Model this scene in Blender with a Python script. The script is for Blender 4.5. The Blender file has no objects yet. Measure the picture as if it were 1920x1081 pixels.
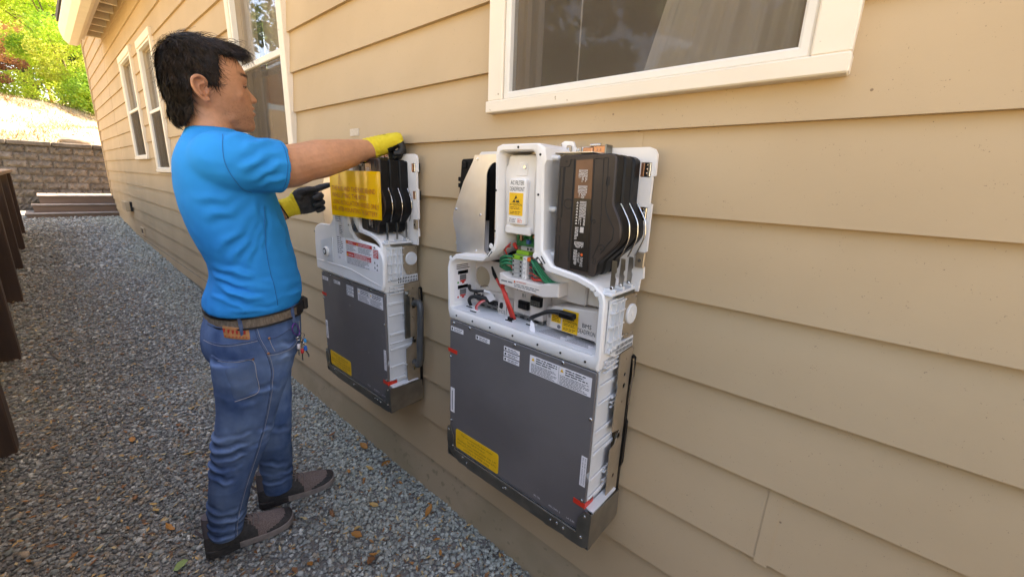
import bpy, math, random
import numpy as np
from mathutils import Vector, Matrix, noise as mnoise
from mathutils.geometry import tessellate_polygon
from mathutils.bvhtree import BVHTree

S = bpy.context.scene
COL = S.collection
random.seed(7)
RNG = np.random.default_rng(11)

# ------------------------------------------------------------------ camera
cam_d = bpy.data.cameras.new('camera')
cam = bpy.data.objects.new('camera', cam_d)
COL.objects.link(cam)
cam_d.sensor_width = 36.0
cam_d.lens = 14.274
cam_d.clip_start = 0.02
cam_d.clip_end = 2000.0
yaw, pitch, roll = math.radians(41.158), math.radians(-14.497), math.radians(2.236)
fw = Vector((-math.sin(yaw)*math.cos(pitch), math.cos(yaw)*math.cos(pitch), math.sin(pitch)))
rt = Vector((math.cos(yaw), math.sin(yaw), 0.0))
upv = rt.cross(fw)
rt2 = rt*math.cos(roll) + upv*math.sin(roll)
up2 = -rt*math.sin(roll) + upv*math.cos(roll)
M = Matrix.Identity(4)
for i in range(3):
    M[i][0] = rt2[i]; M[i][1] = up2[i]; M[i][2] = -fw[i]
M[0][3], M[1][3], M[2][3] = 0.0, 0.0, 1.42
cam.matrix_world = M
S.camera = cam

# ------------------------------------------------------------------ world, sun, exposure
SUN_EL, SUN_ROT = math.radians(60), math.radians(-7)
w = bpy.data.worlds.new('World'); S.world = w; w.use_nodes = True
nt = w.node_tree
bg = nt.nodes['Background']
sky = nt.nodes.new('ShaderNodeTexSky')
sky.sky_type = 'NISHITA'; sky.sun_disc = False
sky.sun_elevation = SUN_EL; sky.sun_rotation = SUN_ROT
sky.air_density = 1.0; sky.dust_density = 3.0; sky.ozone_density = 1.0
nt.links.new(sky.outputs[0], bg.inputs[0])
bg.inputs[1].default_value = 0.15
sd = bpy.data.lights.new('sun', 'SUN'); sd.energy = 4.0; sd.angle = math.radians(0.5)
sd.color = (1.0, 0.93, 0.82)
sun = bpy.data.objects.new('sun', sd); COL.objects.link(sun)
sdir = Vector((math.sin(SUN_ROT)*math.cos(SUN_EL), math.cos(SUN_ROT)*math.cos(SUN_EL), math.sin(SUN_EL)))
sun.rotation_euler = sdir.to_track_quat('Z', 'Y').to_euler()
sun.location = (-4, 6, 12)
vs = S.view_settings
vs.view_transform = 'Standard'; vs.look = 'None'; vs.gamma = 1.0; vs.use_curve_mapping = False
vs.exposure = 2.70
vs.use_white_balance = True
vs.white_balance_temperature = 8200
vs.white_balance_tint = 16

# ------------------------------------------------------------------ materials
MATS = {}
def mat(name, c1, c2=None, scale=20.0, rough=0.6, metal=0.0, bump=0.0, bscale=60.0, spec=0.5,
        attr=None, detail=4.0, stretch=None, spots=None, transl=0.0, rvar=0.0, objrand=0.0,
        low=0.42, high=0.62, coat=0.0):
    """Principled material: two colours mixed by noise, optional vertex colour, spots, bump."""
    if name in MATS: return MATS[name]
    m = bpy.data.materials.new(name); m.use_nodes = True; MATS[name] = m
    t = m.node_tree; N = t.nodes; L = t.links
    b = N['Principled BSDF']
    b.inputs['Roughness'].default_value = rough
    b.inputs['Metallic'].default_value = metal
    b.inputs['Specular IOR Level'].default_value = spec
    b.inputs['Coat Weight'].default_value = coat
    tc = N.new('ShaderNodeTexCoord')
    mp = N.new('ShaderNodeMapping')
    L.new(tc.outputs['Object'], mp.inputs['Vector'])
    if stretch: mp.inputs['Scale'].default_value = stretch
    vec = mp.outputs[0]
    c1 = tuple(c1) + (1.0,)
    colsock = None
    if attr:
        a = N.new('ShaderNodeAttribute'); a.attribute_name = attr
        colsock = a.outputs['Color']
    if c2 is not None:
        nz = N.new('ShaderNodeTexNoise'); nz.inputs['Scale'].default_value = scale
        nz.inputs['Detail'].default_value = detail
        L.new(vec, nz.inputs['Vector'])
        r = N.new('ShaderNodeValToRGB')
        r.color_ramp.elements[0].position = low; r.color_ramp.elements[1].position = high
        r.color_ramp.elements[0].color = c1; r.color_ramp.elements[1].color = tuple(c2) + (1.0,)
        L.new(nz.outputs['Fac'], r.inputs['Fac'])
        if colsock is None: colsock = r.outputs[0]
        else:
            mx = N.new('ShaderNodeMix'); mx.data_type = 'RGBA'; mx.blend_type = 'MULTIPLY'
            mx.inputs[0].default_value = 1.0
            L.new(colsock, mx.inputs[6]); L.new(r.outputs[0], mx.inputs[7]); colsock = mx.outputs[2]
        if rvar:
            mr = N.new('ShaderNodeMapRange'); L.new(nz.outputs['Fac'], mr.inputs[0])
            mr.inputs[3].default_value = rough - rvar; mr.inputs[4].default_value = rough + rvar
            L.new(mr.outputs[0], b.inputs['Roughness'])
    if spots:
        sc, thr, scol = spots
        n2 = N.new('ShaderNodeTexNoise'); n2.inputs['Scale'].default_value = sc; n2.inputs['Detail'].default_value = 2.0
        L.new(vec, n2.inputs['Vector'])
        n3 = N.new('ShaderNodeTexNoise'); n3.inputs['Scale'].default_value = sc*0.11; n3.inputs['Detail'].default_value = 2.0
        L.new(vec, n3.inputs['Vector'])
        ad = N.new('ShaderNodeMath'); ad.operation = 'MULTIPLY_ADD'
        ad.inputs[1].default_value = 0.35
        L.new(n3.outputs['Fac'], ad.inputs[0]); L.new(n2.outputs['Fac'], ad.inputs[2])
        rr = N.new('ShaderNodeMapRange'); rr.inputs[1].default_value = thr; rr.inputs[2].default_value = thr+0.03
        L.new(ad.outputs[0], rr.inputs[0])
        mx = N.new('ShaderNodeMix'); mx.data_type = 'RGBA'
        L.new(rr.outputs[0], mx.inputs[0])
        if colsock is None: mx.inputs[6].default_value = c1
        else: L.new(colsock, mx.inputs[6])
        mx.inputs[7].default_value = tuple(scol) + (1.0,); colsock = mx.outputs[2]
    if objrand:
        oi = N.new('ShaderNodeObjectInfo')
        mr = N.new('ShaderNodeMapRange'); L.new(oi.outputs['Random'], mr.inputs[0])
        mr.inputs[3].default_value = 1-objrand; mr.inputs[4].default_value = 1+objrand
        vm = N.new('ShaderNodeVectorMath'); vm.operation = 'SCALE'
        if colsock is None:
            vm.inputs[0].default_value = c1[:3]
        else: L.new(colsock, vm.inputs[0])
        L.new(mr.outputs[0], vm.inputs['Scale']); colsock = vm.outputs[0]
    if colsock is None: b.inputs['Base Color'].default_value = c1
    else: L.new(colsock, b.inputs['Base Color'])
    if bump:
        nb = N.new('ShaderNodeTexNoise'); nb.inputs['Scale'].default_value = bscale; nb.inputs['Detail'].default_value = 5.0
        L.new(vec, nb.inputs['Vector'])
        bp = N.new('ShaderNodeBump'); bp.inputs['Strength'].default_value = bump; bp.inputs['Distance'].default_value = 0.01
        L.new(nb.outputs['Fac'], bp.inputs['Height']); L.new(bp.outputs[0], b.inputs['Normal'])
    if transl:
        tr = N.new('ShaderNodeBsdfTranslucent')
        if colsock is None: tr.inputs[0].default_value = c1
        else: L.new(colsock, tr.inputs[0])
        ms = N.new('ShaderNodeMixShader'); ms.inputs[0].default_value = transl
        out = N['Material Output']
        L.new(b.outputs[0], ms.inputs[1]); L.new(tr.outputs[0], ms.inputs[2]); L.new(ms.outputs[0], out.inputs[0])
    return m

def film_mat(name, col, alpha, gloss=0.12, transl=0.5, rough=0.15, grey=False):
    """thin sheet: part see-through, part coloured body, fresnel gloss"""
    m = bpy.data.materials.new(name); m.use_nodes = True; MATS[name] = m
    t = m.node_tree; N = t.nodes; L = t.links
    N.remove(N['Principled BSDF'])
    tr = N.new('ShaderNodeBsdfTransparent'); tr.inputs[0].default_value = (1, 1, 1, 1) if grey else tuple(col)+(1,)
    df = N.new('ShaderNodeBsdfDiffuse'); df.inputs[0].default_value = tuple(col)+(1,)
    tl = N.new('ShaderNodeBsdfTranslucent'); tl.inputs[0].default_value = tuple(col)+(1,)
    m0 = N.new('ShaderNodeMixShader'); m0.inputs[0].default_value = transl
    L.new(df.outputs[0], m0.inputs[1]); L.new(tl.outputs[0], m0.inputs[2])
    m1 = N.new('ShaderNodeMixShader'); m1.inputs[0].default_value = alpha
    L.new(tr.outputs[0], m1.inputs[1]); L.new(m0.outputs[0], m1.inputs[2])
    gl = N.new('ShaderNodeBsdfGlossy'); gl.inputs['Roughness'].default_value = rough
    fr = N.new('ShaderNodeLayerWeight'); fr.inputs[0].default_value = .5
    pw = N.new('ShaderNodeMath'); pw.operation = 'POWER'; pw.inputs[1].default_value = 4.0
    L.new(fr.outputs['Facing'], pw.inputs[0])
    ma = N.new('ShaderNodeMath'); ma.operation = 'MULTIPLY_ADD'; ma.inputs[1].default_value = gloss*4; ma.inputs[2].default_value = gloss*.35
    ma.use_clamp = True
    L.new(pw.outputs[0], ma.inputs[0])
    m2 = N.new('ShaderNodeMixShader')
    L.new(ma.outputs[0], m2.inputs[0]); L.new(m1.outputs[0], m2.inputs[1]); L.new(gl.outputs[0], m2.inputs[2])
    L.new(m2.outputs[0], N['Material Output'].inputs[0])
    return m

# ------------------------------------------------------------------ mesh helpers
class MB:
    """collects geometry (verts, faces, material slots) for ONE mesh object"""
    def __init__(self, off=(0, 0, 0)):
        self.v = []; self.f = []; self.m = []; self.off = off
    def add(self, verts, faces, mi=0):
        o = len(self.v); ox, oy, oz = self.off
        self.v += [(p[0]+ox, p[1]+oy, p[2]+oz) for p in verts]
        self.f += [tuple(i+o for i in f) for f in faces]
        self.m += [mi]*len(faces)
    def box(self, x0, x1, y0, y1, z0, z1, mi=0, c=0.0):
        if x0 > x1: x0, x1 = x1, x0
        if y0 > y1: y0, y1 = y1, y0
        if z0 > z1: z0, z1 = z1, z0
        c = min(c, (x1-x0)*.45, (y1-y0)*.45, (z1-z0)*.45)
        if c <= 0:
            v = [(x, y, z) for x in (x0, x1) for y in (y0, y1) for z in (z0, z1)]
            f = [(0, 1, 3, 2), (4, 6, 7, 5), (0, 4, 5, 1), (2, 3, 7, 6), (0, 2, 6, 4), (1, 5, 7, 3)]
            self.add(v, f, mi); return
        v = []; idx = {}
        for sx in (0, 1):
            for sy in (0, 1):
                for sz in (0, 1):
                    X, Y, Z = (x0, x1)[sx], (y0, y1)[sy], (z0, z1)[sz]
                    dx, dy, dz = (c, -c)[sx], (c, -c)[sy], (c, -c)[sz]
                    idx[sx, sy, sz] = len(v)
                    v += [(X, Y+dy, Z+dz), (X+dx, Y, Z+dz), (X+dx, Y+dy, Z)]
        I = lambda a, b, c_, k: idx[a, b, c_]+k
        f = []
        f += [(I(0,0,0,0), I(0,0,1,0), I(0,1,1,0), I(0,1,0,0)), (I(1,0,0,0), I(1,1,0,0), I(1,1,1,0), I(1,0,1,0))]
        f += [(I(0,0,0,1), I(1,0,0,1), I(1,0,1,1), I(0,0,1,1)), (I(0,1,0,1), I(0,1,1,1), I(1,1,1,1), I(1,1,0,1))]
        f += [(I(0,0,0,2), I(0,1,0,2), I(1,1,0,2), I(1,0,0,2)), (I(0,0,1,2), I(1,0,1,2), I(1,1,1,2), I(0,1,1,2))]
        for a in (0, 1):
            for b in (0, 1):
                f.append((I(a,b,0,0), I(a,b,1,0), I(a,b,1,1), I(a,b,0,1)))
                f.append((I(a,0,b,0), I(a,1,b,0), I(a,1,b,2), I(a,0,b,2)))
                f.append((I(0,a,b,1), I(1,a,b,1), I(1,a,b,2), I(0,a,b,2)))
        for a in (0, 1):
            for b in (0, 1):
                for d in (0, 1):
                    f.append((I(a,b,d,0), I(a,b,d,1), I(a,b,d,2)))
        self.add(v, f, mi)
    def prism(self, poly, a0, a1, plane='xz', mi=0, holes=(), inset=0.0):
        """polygon in xz (extruded along y), yz (along x) or xy (along z)"""
        def P(p, a):
            if plane == 'xz': return (p[0], a, p[1])
            if plane == 'yz': return (a, p[0], p[1])
            return (p[0], p[1], a)
        loops = [list(poly)] + [list(h) for h in holes]
        tris = tessellate_polygon([[Vector((p[0], p[1], 0)) for p in l] for l in loops])
        flat = [p for l in loops for p in l]
        n = len(flat)
        if inset and not holes:
            # soft edge on the a0 (front) side
            ins = inset_poly(flat, inset)
            d = inset if a1 > a0 else -inset
            v = [P(p, a0) for p in ins] + [P(p, a0+d) for p in flat] + [P(p, a1) for p in flat]
            tr = tessellate_polygon([[Vector((p[0], p[1], 0)) for p in ins]])
            f = [tuple(t) for t in tr] + [tuple(2*n+i for i in t) for t in tris]
            for i in range(n):
                j = (i+1) % n
                f += [(i, j, n+j, n+i), (n+i, n+j, 2*n+j, 2*n+i)]
            self.add(v, f, mi); return
        v = [P(p, a0) for p in flat] + [P(p, a1) for p in flat]
        f = [tuple(t) for t in tris] + [tuple(n+i for i in t) for t in tris]
        o = 0
        for l in loops:
            k = len(l)
            for i in range(k):
                j = (i+1) % k
                f.append((o+i, o+j, n+o+j, n+o+i))
            o += k
        self.add(v, f, mi)
    def ring(self, A, B, y0, y1, mi=0, soft=0.0):
        """flat frame between loops A (outer) and B (inner), equal counts, xz plane, depth y0..y1"""
        n = len(A)
        v = [(p[0], y0+soft, p[1]) for p in A] + [(p[0], y0+soft, p[1]) for p in B]
        v += [(p[0], y1, p[1]) for p in A] + [(p[0], y1, p[1]) for p in B]
        k = 4
        if soft:
            v += [(a[0]*.8+b[0]*.2, y0, a[1]*.8+b[1]*.2) for a, b in zip(A, B)]
            v += [(a[0]*.2+b[0]*.8, y0, a[1]*.2+b[1]*.8) for a, b in zip(A, B)]
        f = []
        for i in range(n):
            j = (i+1) % n
            if soft:
                f += [(i, j, 4*n+j, 4*n+i), (4*n+i, 4*n+j, 5*n+j, 5*n+i), (5*n+i, 5*n+j, n+j, n+i)]
            else: f.append((i, j, n+j, n+i))
            f += [(2*n+i, 3*n+i, 3*n+j, 2*n+j), (i, 2*n+i, 2*n+j, j), (n+i, n+j, 3*n+j, 3*n+i)]
        self.add(v, f, mi)
    def tube(self, path, r, n=8, mi=0, smooth=0, cap=True):
        P = [Vector(p) for p in path]
        if smooth: P = catmull(P, smooth)
        R = r if isinstance(r, (list, tuple, np.ndarray)) else [r]*len(P)
        if len(R) != len(P): R = list(np.interp(np.linspace(0, 1, len(P)), np.linspace(0, 1, len(R)), R))
        v = []; f = []
        t = (P[1]-P[0]).normalized()
        ref = Vector((0, 0, 1)) if abs(t.z) < .9 else Vector((1, 0, 0))
        u = t.cross(ref).normalized()
        for i, p in enumerate(P):
            a = P[max(i-1, 0)]; b = P[min(i+1, len(P)-1)]
            t = (b-a).normalized() if (b-a).length > 1e-9 else t
            u = (u - t*u.dot(t)).normalized(); q = t.cross(u)
            for k in range(n):
                an = 2*math.pi*k/n
                v.append(p + (u*math.cos(an)+q*math.sin(an))*R[i])
        for i in range(len(P)-1):
            for k in range(n):
                j = (k+1) % n
                f.append((i*n+k, i*n+j, (i+1)*n+j, (i+1)*n+k))
        if cap:
            f.append(tuple(range(n-1, -1, -1))); f.append(tuple((len(P)-1)*n+k for k in range(n)))
        self.add(v, f, mi)
    def cyl(self, c, axis, r, h, n=12, mi=0, c2=0.0):
        """cylinder from c along axis, length h, optional edge chamfer"""
        a = Vector(axis).normalized(); c = Vector(c)
        if c2: self.tube([c, c+a*(h-c2), c+a*h], [r, r, r-c2], n, mi)
        else: self.tube([c, c+a*h], r, n, mi)
    def ell(self, c, r, n=12, m=8, mi=0):
        v = []; f = []
        for i in range(m+1):
            th = math.pi*i/m
            for k in range(n):
                ph = 2*math.pi*k/n
                v.append((c[0]+r[0]*math.sin(th)*math.cos(ph), c[1]+r[1]*math.sin(th)*math.sin(ph), c[2]+r[2]*math.cos(th)))
        for i in range(m):
            for k in range(n):
                j = (k+1) % n
                f.append((i*n+k, (i+1)*n+k, (i+1)*n+j, i*n+j))
        self.add(v, f, mi)
    def loft(self, rings, mi=0, cap=True):
        n = len(rings[0]); v = [tuple(p) for r in rings for p in r]; f = []
        for i in range(len(rings)-1):
            for k in range(n):
                j = (k+1) % n
                f.append((i*n+k, i*n+j, (i+1)*n+j, (i+1)*n+k))
        if cap:
            f.append(tuple(range(n-1, -1, -1))); f.append(tuple((len(rings)-1)*n+k for k in range(n)))
        self.add(v, f, mi)
    def build(self, name, mats, parent=None, smooth=None, kind=None, label=None):
        me = bpy.data.meshes.new(name)
        me.from_pydata([tuple(p) for p in self.v], [], self.f)
        if not isinstance(mats, (list, tuple)): mats = [mats]
        for m in mats: me.materials.append(m)
        if len(mats) > 1: me.polygons.foreach_set('material_index', self.m)
        me.validate()
        fix_normals(me)
        if smooth: set_smooth(me, smooth)
        me.update()
        return link(name, me, parent, kind, label)

def fix_normals(me):
    import bmesh
    bm = bmesh.new(); bm.from_mesh(me)
    bmesh.ops.recalc_face_normals(bm, faces=bm.faces)
    bm.to_mesh(me); bm.free()

def set_smooth(me, ang=40):
    me.shade_smooth()
    if ang is not True and ang < 180:
        me.set_sharp_from_angle(angle=math.radians(ang))

def link(name, me, parent=None, kind=None, label=None):
    o = bpy.data.objects.new(name, me); COL.objects.link(o)
    if parent is not None:
        o.parent = parent
        p = parent; loc = Vector((0, 0, 0))
        while p is not None: loc += p.location; p = p.parent
        o.location = -loc
    if kind: o['kind'] = kind
    if label: o['label'] = label
    return o

def thing(name, label, cat, loc=(0, 0, 0), group=None):
    o = bpy.data.objects.new(name, None); COL.objects.link(o)
    o.location = loc; o.empty_display_size = .1
    o['label'] = label; o['category'] = cat
    if group: o['group'] = group
    return o

def tag(o, label, cat, group=None):
    o['label'] = label; o['category'] = cat
    if group: o['group'] = group
    return o

def inset_poly(P, d):
    n = len(P); area = sum(P[i][0]*P[(i+1) % n][1]-P[(i+1) % n][0]*P[i][1] for i in range(n))
    s = 1 if area > 0 else -1
    out = []
    for i in range(n):
        a = Vector(P[i-1]); b = Vector(P[i]); c = Vector(P[(i+1) % n])
        e1 = (b-a).normalized(); e2 = (c-b).normalized()
        n1 = Vector((-e1.y, e1.x))*s; n2 = Vector((-e2.y, e2.x))*s
        m = n1+n2
        if m.length < 1e-6: m = n1
        m.normalize(); k = max(.4, m.dot(n1))
        out.append(tuple(b+m*(d/k)))
    return out

def catmull(P, k):
    P = [Vector(p) for p in P]; out = []
    for i in range(len(P)-1):
        p0 = P[max(i-1, 0)]; p1 = P[i]; p2 = P[i+1]; p3 = P[min(i+2, len(P)-1)]
        for j in range(k):
            t = j/k
            out.append(0.5*((2*p1)+(p2-p0)*t+(2*p0-5*p1+4*p2-p3)*t*t+(3*p1-p0-3*p2+p3)*t**3))
    out.append(P[-1]); return out

def rrect(x0, x1, z0, z1, r, n=4):
    out = []
    for cx, cz, a0 in ((x1-r, z1-r, 0), (x0+r, z1-r, 90), (x0+r, z0+r, 180), (x1-r, z0+r, 270)):
        for i in range(n+1):
            a = math.radians(a0+90*i/n); out.append((cx+r*math.cos(a), cz+r*math.sin(a)))
    return out

def circle(cx, cz, r, n=20):
    return [(cx+r*math.cos(2*math.pi*i/n), cz+r*math.sin(2*math.pi*i/n)) for i in range(n)]

def soft_loop(P, r=.008, k=3):
    """round the corners of a closed polygon (list of 2-D points)"""
    out = []; n = len(P)
    for i in range(n):
        a, b, c = Vector(P[i-1]), Vector(P[i]), Vector(P[(i+1) % n])
        d1 = min(r, (a-b).length*.45); d2 = min(r, (c-b).length*.45)
        p = b+(a-b).normalized()*d1; q = b+(c-b).normalized()*d2
        for j in range(k+1):
            t = j/k
            out.append(tuple(p*(1-t)**2+b*2*t*(1-t)+q*t*t))
    return out

def tri_mesh(name, V, F, mats, parent=None, col=None, kind=None, smooth=False, mi=None, label=None):
    """fast triangle mesh from numpy arrays; col = per-vertex RGB stored as 'Col'"""
    me = bpy.data.meshes.new(name)
    V = np.asarray(V, np.float32); F = np.asarray(F, np.int32); k = F.shape[1]
    me.vertices.add(len(V)); me.vertices.foreach_set('co', V.ravel())
    me.loops.add(F.size); me.loops.foreach_set('vertex_index', F.ravel())
    me.polygons.add(len(F)); me.polygons.foreach_set('loop_start', np.arange(0, F.size, k, dtype=np.int32))
    if not isinstance(mats, (list, tuple)): mats = [mats]
    for m in mats: me.materials.append(m)
    if mi is not None: me.polygons.foreach_set('material_index', np.asarray(mi, np.int32))
    me.update(calc_edges=True)
    me.validate()
    if col is not None:
        a = me.color_attributes.new('Col', 'FLOAT_COLOR', 'POINT')
        c = np.ones((len(V), 4), np.float32); c[:, :3] = col
        a.data.foreach_set('color', c.ravel())
    if smooth: me.shade_smooth()
    return link(name, me, parent, kind, label)

# ------------------------------------------------------------------ lettering
_TXT = {}
def glyphs(s):
    """flat mesh of a string, cap height about 0.7 at size 1, from the built-in font"""
    if s in _TXT: return _TXT[s]
    cu = bpy.data.curves.new('lettering', 'FONT'); cu.body = s; cu.resolution_u = 2; cu.size = 1.0
    o = bpy.data.objects.new('lettering', cu); COL.objects.link(o)
    dg = bpy.context.evaluated_depsgraph_get()
    me = bpy.data.meshes.new_from_object(o.evaluated_get(dg))
    V = [(v.co.x, v.co.y) for v in me.vertices]; F = [tuple(p.vertices) for p in me.polygons]
    bpy.data.objects.remove(o); bpy.data.curves.remove(cu); bpy.data.meshes.remove(me)
    wd = max((p[0] for p in V), default=0)
    _TXT[s] = (V, F, wd); return _TXT[s]

def put_text(mb, s, x, z, y, size, mi=1, width=None, align='l', slope=0.0, vert=False, shear=0.0):
    V, F, wd = glyphs(s)
    if not V: return
    sx = size if width is None else width/wd
    a = {'l': 0, 'c': -wd*sx/2, 'r': -wd*sx}[align]
    if vert:
        mb.add([(x+p[1]*size, y, z-(p[0]*sx+a)) for p in V], F, mi)
    else:
        mb.add([(x+p[0]*sx+a, y, z+p[1]*size+slope*(p[0]*sx+a)) for p in V], F, mi)

def put_rows(mb, x0, x1, z0, z1, y, rows, mi=1, rng=random, fill=.9, h=.5, ragged=.3):
    """lines of print too small to read: words as short strokes"""
    dz = (z1-z0)/rows
    for i in range(rows):
        z = z1-(i+.5)*dz; x = x0; end = x0+(x1-x0)*(1-ragged*rng.random()**2)
        while x < end:
            wl = rng.uniform(.5, 2.2)*dz*1.6
            xe = min(x+wl, end)
            hh = dz*h*.5
            mb.add([(x, y, z-hh), (xe, y, z-hh), (xe, y, z+hh*.7), (x, y, z+hh)], [(0, 1, 2, 3)], mi)
            x = xe+dz*.45
def put_quad(mb, x0, x1, z0, z1, y, mi):
    mb.add([(x0, y, z0), (x1, y, z0), (x1, y, z1), (x0, y, z1)], [(0, 1, 2, 3)], mi)
def put_poly(mb, P, y, mi):
    mb.add([(p[0], y, p[1]) for p in P], [tuple(range(len(P)))], mi)

# ------------------------------------------------------------------ palette
m_black = mat('print_black', (.012, .012, .013), rough=.6)
m_print_grey = mat('print_grey', (.16, .15, .15), rough=.7)
m_print_red = mat('print_red', (.62, .03, .02), rough=.5)
m_print_orange = mat('print_orange', (.75, .12, .02), rough=.5)
m_paper = mat('label_paper', (.84, .79, .79), (.78, .74, .74), 30, rough=.55)
m_yellow = mat('label_yellow', (.92, .52, .015), (.86, .47, .012), 40, rough=.5)
m_white = mat('white_plastic', (.84, .80, .765), (.79, .755, .72), 9, rough=.42, bump=.03, bscale=300, rvar=.06)
m_white2 = mat('translucent_white_plastic', (.80, .80, .80), (.75, .75, .75), 14, rough=.35, transl=.15)
m_cream = mat('cream_plastic', (.78, .69, .62), (.73, .64, .575), 10, rough=.5)
m_alu_dark = mat('dark_anodised_panel', (.160, .145, .142), (.200, .183, .179), 2.6, rough=.50, metal=.30, bump=.02, bscale=90, rvar=.10,
                 spots=(11, .86, (.225, .207, .202)))
m_steel = mat('galvanised_steel', (.30, .29, .27), (.38, .36, .33), 18, rough=.33, metal=.95, rvar=.08)
m_steel_d = mat('dark_steel_bracket', (.19, .19, .17), (.25, .25, .225), 16, rough=.42, metal=.9, rvar=.08)
m_alu = mat('bare_aluminium', (.74, .66, .58), (.80, .73, .65), 12, rough=.40, metal=.9, rvar=.09, bump=.01, bscale=30)
m_tan = mat('yellow_zinc_plate', (.40, .32, .23), (.46, .37, .27), 20, rough=.40, metal=.6, rvar=.07)
m_copper = mat('copper_bracket', (.52, .27, .17), (.44, .22, .13), 30, rough=.33, metal=.9)
m_blackp = mat('black_plastic', (.006, .0055, .0055), (.010, .009, .0085), 30, rough=.42, spec=.20, bump=.03, bscale=240)
m_brownp = mat('dark_brown_plastic', (.036, .026, .022), (.050, .036, .030), 12, rough=.45, spec=.35, bump=.03, bscale=260)
m_film_brown = mat('copper_brown_film', (.11, .052, .034), (.16, .075, .048), 14, rough=.28, metal=.2)
m_chrome = mat('screw_metal', (.72, .70, .67), (.6, .58, .55), 60, rough=.25, metal=1.0)
m_redwire = mat('red_wire', (.62, .035, .02), rough=.4)
m_greenwire = mat('green_wire', (.005, .20, .085), rough=.4)
m_blackwire = mat('black_wire', (.014, .013, .013), rough=.45)
m_greenpcb = mat('circuit_board_green', (.02, .16, .05), (.03, .24, .08), 120, rough=.35)
m_greenterm = mat('green_terminal', (.24, .48, .03), rough=.45)
m_greyterm = mat('grey_terminal', (.42, .40, .38), (.36, .35, .33), 60, rough=.5)
m_dark = mat('dark_recess', (.012, .011, .010), rough=.7)
m_red = mat('red_sticker', (.70, .035, .015), rough=.35)
m_orange = mat('orange_lever', (.80, .14, .02), rough=.4)
m_handle = mat('grey_painted_handle', (.070, .072, .072), (.09, .092, .09), 20, rough=.38)
# ================================================================== SETTING: ground, hill, sky-side planting
def path_z(x):
    return np.interp(x, [-13.6, -12.2, -9.8, -7.2, -5.5, -3.4, 4], [.48, .46, .27, .21, .14, 0.0, 0.0])
def ground_z(x, y):
    x = np.asarray(x, float); y = np.asarray(y, float)
    z = path_z(x)
    t = np.clip((-13.62-x)/.02, 0, 1)
    run = np.maximum(-13.6-x, 0)
    hill = 1.80+.27*np.minimum(run, 4.6)+.10*np.maximum(run-4.6, 0) - .20*(np.clip(y, -3, 4)-.5)*np.clip(run/3, 0, 1)
    hill += .10*np.sin(x*1.7+y*2.3)*np.clip(run, 0, 1)
    z = z*(1-t)+hill*t
    left = np.clip(-1.9-y, 0, 40)  # added unseen rise on the left, put in to bounce sunlight
    z = z + .34*np.minimum(left, 9)*(1-t) + .02*np.maximum(left-9, 0)
    return z
m_dirt = mat('dry_tan_soil', (.36, .275, .17), (.27, .195, .115), 2.6, rough=.95, bump=.6, bscale=9, spots=(6, .88, (.30, .21, .10)))
m_yard = mat('unseen_bounce_slope', (.27, .225, .12), (.20, .175, .085), 1.6, rough=.95, bump=.6, bscale=12)  # unseen ground beyond the fence, toned for the light it bounces back
m_gravelbed = mat('gravel_bed', (.16, .155, .145), (.25, .24, .215), 42, rough=.95, bump=.9, bscale=120)
gx = np.concatenate([np.linspace(-900, -60, 12), np.linspace(-50, -20, 16), np.arange(-19.5, -13.7, .3),
                     [-13.66, -13.64, -13.62, -13.60], np.arange(-13.4, 5, .3), np.linspace(6, 30, 8), np.linspace(60, 900, 8)])
gy = np.concatenate([np.linspace(-900, -50, 10), np.linspace(-40, -12, 10), np.arange(-11, -.7, .5), [-.62, -.60], np.arange(-.5, 1.2, .1),
                     np.arange(1.5, 8, .6), np.linspace(9, 40, 8), np.linspace(80, 900, 8)])
GX, GY = np.meshgrid(gx, gy, indexing='ij')
GZ = ground_z(GX, GY)
V = np.stack([GX, GY, GZ], -1).reshape(-1, 3)
ny = len(gy)
ii, jj = np.meshgrid(np.arange(len(gx)-1), np.arange(ny-1), indexing='ij')
q0 = (ii*ny+jj).ravel()
F = np.stack([q0, q0+ny, q0+ny+1, q0+1], -1)
cx = V[F].mean(1)
mi = np.where((cx[:, 0] > -13.61) & (cx[:, 1] > -.62) & (cx[:, 1] < 1.4) & (cx[:, 0] < 9), 1, np.where((cx[:, 0] > -13.61) & (cx[:, 1] < -.61), 2, 0))
gnd = tri_mesh('ground', V, F, [m_dirt, m_gravelbed, m_yard], mi=mi, kind='structure')

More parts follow.
